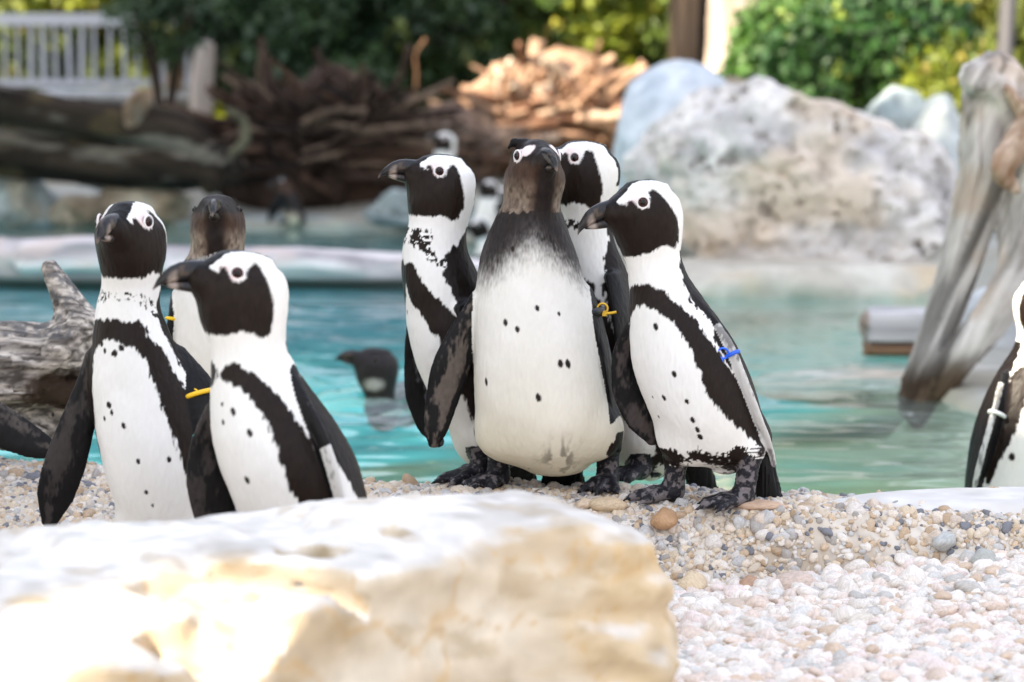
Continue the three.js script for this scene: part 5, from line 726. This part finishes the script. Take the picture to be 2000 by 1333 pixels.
// ---------------------------------------------------------------- more birds: one at the left edge, one swimming, the far ones
const DARKRING = mat({ color: rgb(0.05, 0.04, 0.035), roughness: 0.7, name: 'dark_eye_skin' });
P.left_edge = makePenguin({ seed: 53, D: 4.36, cell: 0.0035, face: -20, label: 'dark penguin beyond the left edge, one outstretched flipper showing before the driftwood stump',
  rows: [[470, -330, -240, 0.95], [520, -345, -225, 0.95], [600, -370, -180, 0.9], [700, -380, -160, 0.9], [800, -370, -155, 0.9], [870, -345, -175, 0.88], [905, -310, -210, 0.85]],
  head: { p: [-290, 440], yaw: -60, pitch: 0 }, flippers: [{ pts: [[-200, 640, 0.02, 0.018], [-140, 735, 0.05, 0.03], [-60, 795, 0.06, 0.038], [10, 838, 0.06, 0.037], [70, 868, 0.06, 0.028], [112, 884, 0.06, 0.012]], turn: [8, 14], h: 0.009, pale: [0.12, 0.2, -0.4], paleC: [0.09, 0.075, 0.065] }, { pts: [[-370, 640, 0, 0.018], [-390, 740, 0, 0.03], [-385, 840, 0, 0.012]], turn: [60, 60] }],
  legs: [{ hip: [-310, 860], heel: [-310, 920], D: 4.38, yaw: -30 }, { hip: [-215, 860], heel: [-215, 920], D: 4.38, yaw: -20 }], bands: [{ pts: [[-300, 620, 40], [-240, 640, 44], [-190, 720, 44], [-175, 840, 40]] }], back: [[-235, 540], [-185, 620], [-165, 720], [-170, 850]] });
P.swimmer = makePenguin({ seed: 59, D: 6.55, cell: 0.004, face: -90, ground: WATER - 0.1, label: 'dark young penguin swimming with only head and neck out of the turquoise water', juv: [[740, 600], [768, 600]], collar: [731, 748, 22, 14],
  rows: [[712, 712, 768, 0.85], [740, 716, 770, 0.88], [765, 714, 771, 0.9], [790, 712, 773, 0.95], [808, 716, 776, 1.0]], extra: [[[748, 812, 6.6], [790, 790, 6.95], 0.045, 0.055], [[790, 790, 6.95], [812, 776, 7.2], 0.055, 0.02]],
  head: { p: [737, 714], yaw: -83, pitch: 3, k: 1.0, eye: 0.75 }, ringMat: DARKRING });
const far = (o) => makePenguin({ cell: 0.007, ...o });
P.far_a = far({ seed: 63, D: 13.1, face: -60, ground: at(880, 440, 13.1).y, label: 'distant adult penguin standing on the far bank, seen just over the left profile bird',
  rows: [[275, 855, 888, 0.9], [292, 851, 889, 0.9], [310, 848, 893, 0.9], [340, 846, 907, 0.9], [380, 850, 916, 0.9], [410, 857, 918, 0.88], [428, 870, 908, 0.85]], head: { p: [869, 274], yaw: -82, pitch: 0, k: 0.95 },
  flippers: [{ pts: [[893, 310, 0.1, 0.03], [905, 350, 0.13, 0.04], [914, 400, 0.1, 0.015]], turn: [30, 30], h: 0.012 }], legs: [{ hip: [880, 415], heel3: [at(880, 440, 13.1).x, 0, -13.1], ground: at(880, 440, 13.1).y, yaw: -60 }, { hip: [900, 415], heel3: [at(903, 440, 13.1).x, 0, -13.15], ground: at(903, 440, 13.1).y, yaw: -60 }],
  bands: [{ pts: [[850, 318, 9], [868, 335, 10], [885, 370, 10], [890, 410, 8]] }], back: [[888, 280], [886, 300], [884, 318], [898, 350], [910, 400]] });
P.far_b = far({ seed: 67, D: 12.5, face: -20, ground: at(952, 470, 12.5).y, label: 'distant crouching penguin with pale breast, left one of the pair low on the far bank',
  rows: [[368, 940, 972, 0.9], [390, 936, 976, 0.9], [415, 928, 980, 0.9], [440, 927, 981, 0.9], [460, 940, 972, 0.85]], head: { p: [955, 366], yaw: -60, pitch: 0, k: 0.85 }, flippers: [{ pts: [[976, 400, 0.04, 0.02], [984, 425, 0.05, 0.035], [984, 452, 0.04, 0.012]], turn: [30, 30], h: 0.012 }],
  legs: [{ hip: [950, 452], heel3: [at(950, 470, 12.5).x, 0, -12.5], ground: at(950, 470, 12.5).y, yaw: -20, h: 0.04 }], bands: [], back: [[974, 370], [972, 400], [974, 440]] });
P.far_c = far({ seed: 71, D: 12.6, face: 30, ground: at(988, 468, 12.6).y, label: 'distant dark backed penguin, right one of the pair low on the far bank',
  rows: [[384, 972, 1000, 0.9], [400, 968, 1004, 0.9], [425, 964, 1008, 0.9], [448, 968, 1004, 0.9], [462, 978, 996, 0.85]], head: { p: [985, 380], yaw: 60, pitch: 0, k: 0.8 }, flippers: [{ pts: [[970, 408, 0.06, 0.02], [966, 430, 0.07, 0.03], [970, 452, 0.06, 0.012]], turn: [20, 20], h: 0.012 }],
  legs: [{ hip: [986, 455], heel3: [at(986, 468, 12.6).x, 0, -12.6], ground: at(986, 468, 12.6).y, yaw: 30, h: 0.03 }], bands: [], back: [[976, 390], [978, 420], [976, 450]] });
P.far_d = far({ seed: 73, D: 13.6, face: -70, ground: at(566, 438, 13.6).y, label: 'distant blue black penguin leaning forward before the dark root plate', juv: [[560, 425], [585, 430]], tan: 0,
  rows: [[360, 540, 566, 0.9], [375, 541, 578, 0.95], [395, 546, 588, 0.95], [415, 553, 592, 0.95], [430, 562, 590, 0.9]], head: { p: [551, 356], yaw: -70, pitch: -25, k: 0.8 }, flippers: [{ pts: [[550, 380, 0.06, 0.02], [537, 404, 0.08, 0.035], [526, 432, 0.07, 0.014]], turn: [20, 20], h: 0.012 }],
  legs: [{ hip: [572, 425], heel3: [at(570, 438, 13.6).x, 0, -13.6], ground: at(570, 438, 13.6).y, yaw: -70, h: 0.03 }, { hip: [582, 425], heel3: [at(584, 438, 13.6).x, 0, -13.65], ground: at(584, 438, 13.6).y, yaw: -70, h: 0.03 }] });
P.far_e = far({ seed: 79, D: 11.4, face: -80, ground: WATER - 0.1, label: 'distant penguin swimming near the far bank with curved pale neck', rows: [[440, 926, 952, 0.9], [460, 930, 958, 0.9], [485, 934, 966, 0.95], [505, 935, 985, 1.0], [520, 940, 985, 1.0]], extra: [[[960, 512, 11.4], [1010, 510, 11.5], 0.07, 0.05]],
  head: { p: [937, 440], yaw: -80, pitch: -25, k: 0.9 }, bands: [], back: [[953, 445], [957, 470], [960, 500]] });
// flipper bands: an elastic ring round the wing and the tail of the tie
function wingBand(b, wi, u, tone, tie, out, r = 0.0034) {
  const w = b.W[wi], n = w.segs.length, i = Math.min(n - 1, Math.floor(u * n)), s = w.segs[i], t = u * n - i, c = s.A.clone().addScaledVector(s.t, s.len * t).sub(b.base), a = mix(s.w0, s.w1, t) + 0.001, h = w.h * (1.25 - 0.7 * u) + 0.004, pts = [];
  for (let k = 0; k < 28; k++) { const q = k / 28 * 2 * Math.PI; pts.push(c.clone().addScaledVector(s.wd, Math.cos(q) * a).addScaledVector(s.nn, Math.sin(q) * h)); }
  mesh('wing_band', new THREE.TubeGeometry(new THREE.CatmullRomCurve3(pts, true), 48, r, 8, true), mat({ color: rgb(...tone), roughness: 0.4, name: 'plastic_band' }), b.root);
  if (tie) { const p0 = c.clone().add(V(out[0] * a * 0.9, out[1] * a * 0.9, 0.012)); const m = mat({ color: rgb(...tie), roughness: 0.4, name: 'cable_tie' });
    const head = new THREE.BoxGeometry(0.0075, 0.009, 0.007), strap = new THREE.TubeGeometry(new THREE.CatmullRomCurve3([V(0, 0, 0), V(out[0] * 0.012 + 0.004, out[1] * 0.012, 0.004), V(out[0] * 0.026, out[1] * 0.026, 0.002)]), 10, 0.0024, 6), loop = new THREE.TorusGeometry(0.009, 0.0018, 6, 20); loop.translate(-out[0] * 0.004, 0.009 - out[1] * 0.004, 0);
    const g = mergeGeometries([head, strap, loop]); const k = mesh('cable_tie', g, m, b.root); k.position.copy(p0); }
}
wingBand(P.center, 1, 0.12, [0.012, 0.012, 0.016], [0.85, 0.50, 0.02], [0.8, 0.1], 0.0075);
wingBand(P.right, 0, 0.28, [0.02, 0.12, 0.72], [0.02, 0.14, 0.80], [-0.95, -0.3], 0.0036);
wingBand(P.left_back, 1, 0.33, [0.88, 0.52, 0.01], [0.90, 0.55, 0.01], [-0.6, -0.4], 0.004);
wingBand(P.left_back, 1, 0.62, [0.02, 0.30, 0.24], [0.02, 0.34, 0.27], [-0.7, 0.1], 0.003);
wingBand(P.young, 0, 0.25, [0.85, 0.55, 0.01], null, null, 0.0032);
wingBand(P.edge, 0, 0.22, [0.80, 0.80, 0.76], null, null, 0.0045);
renderer.render(scene, camera);
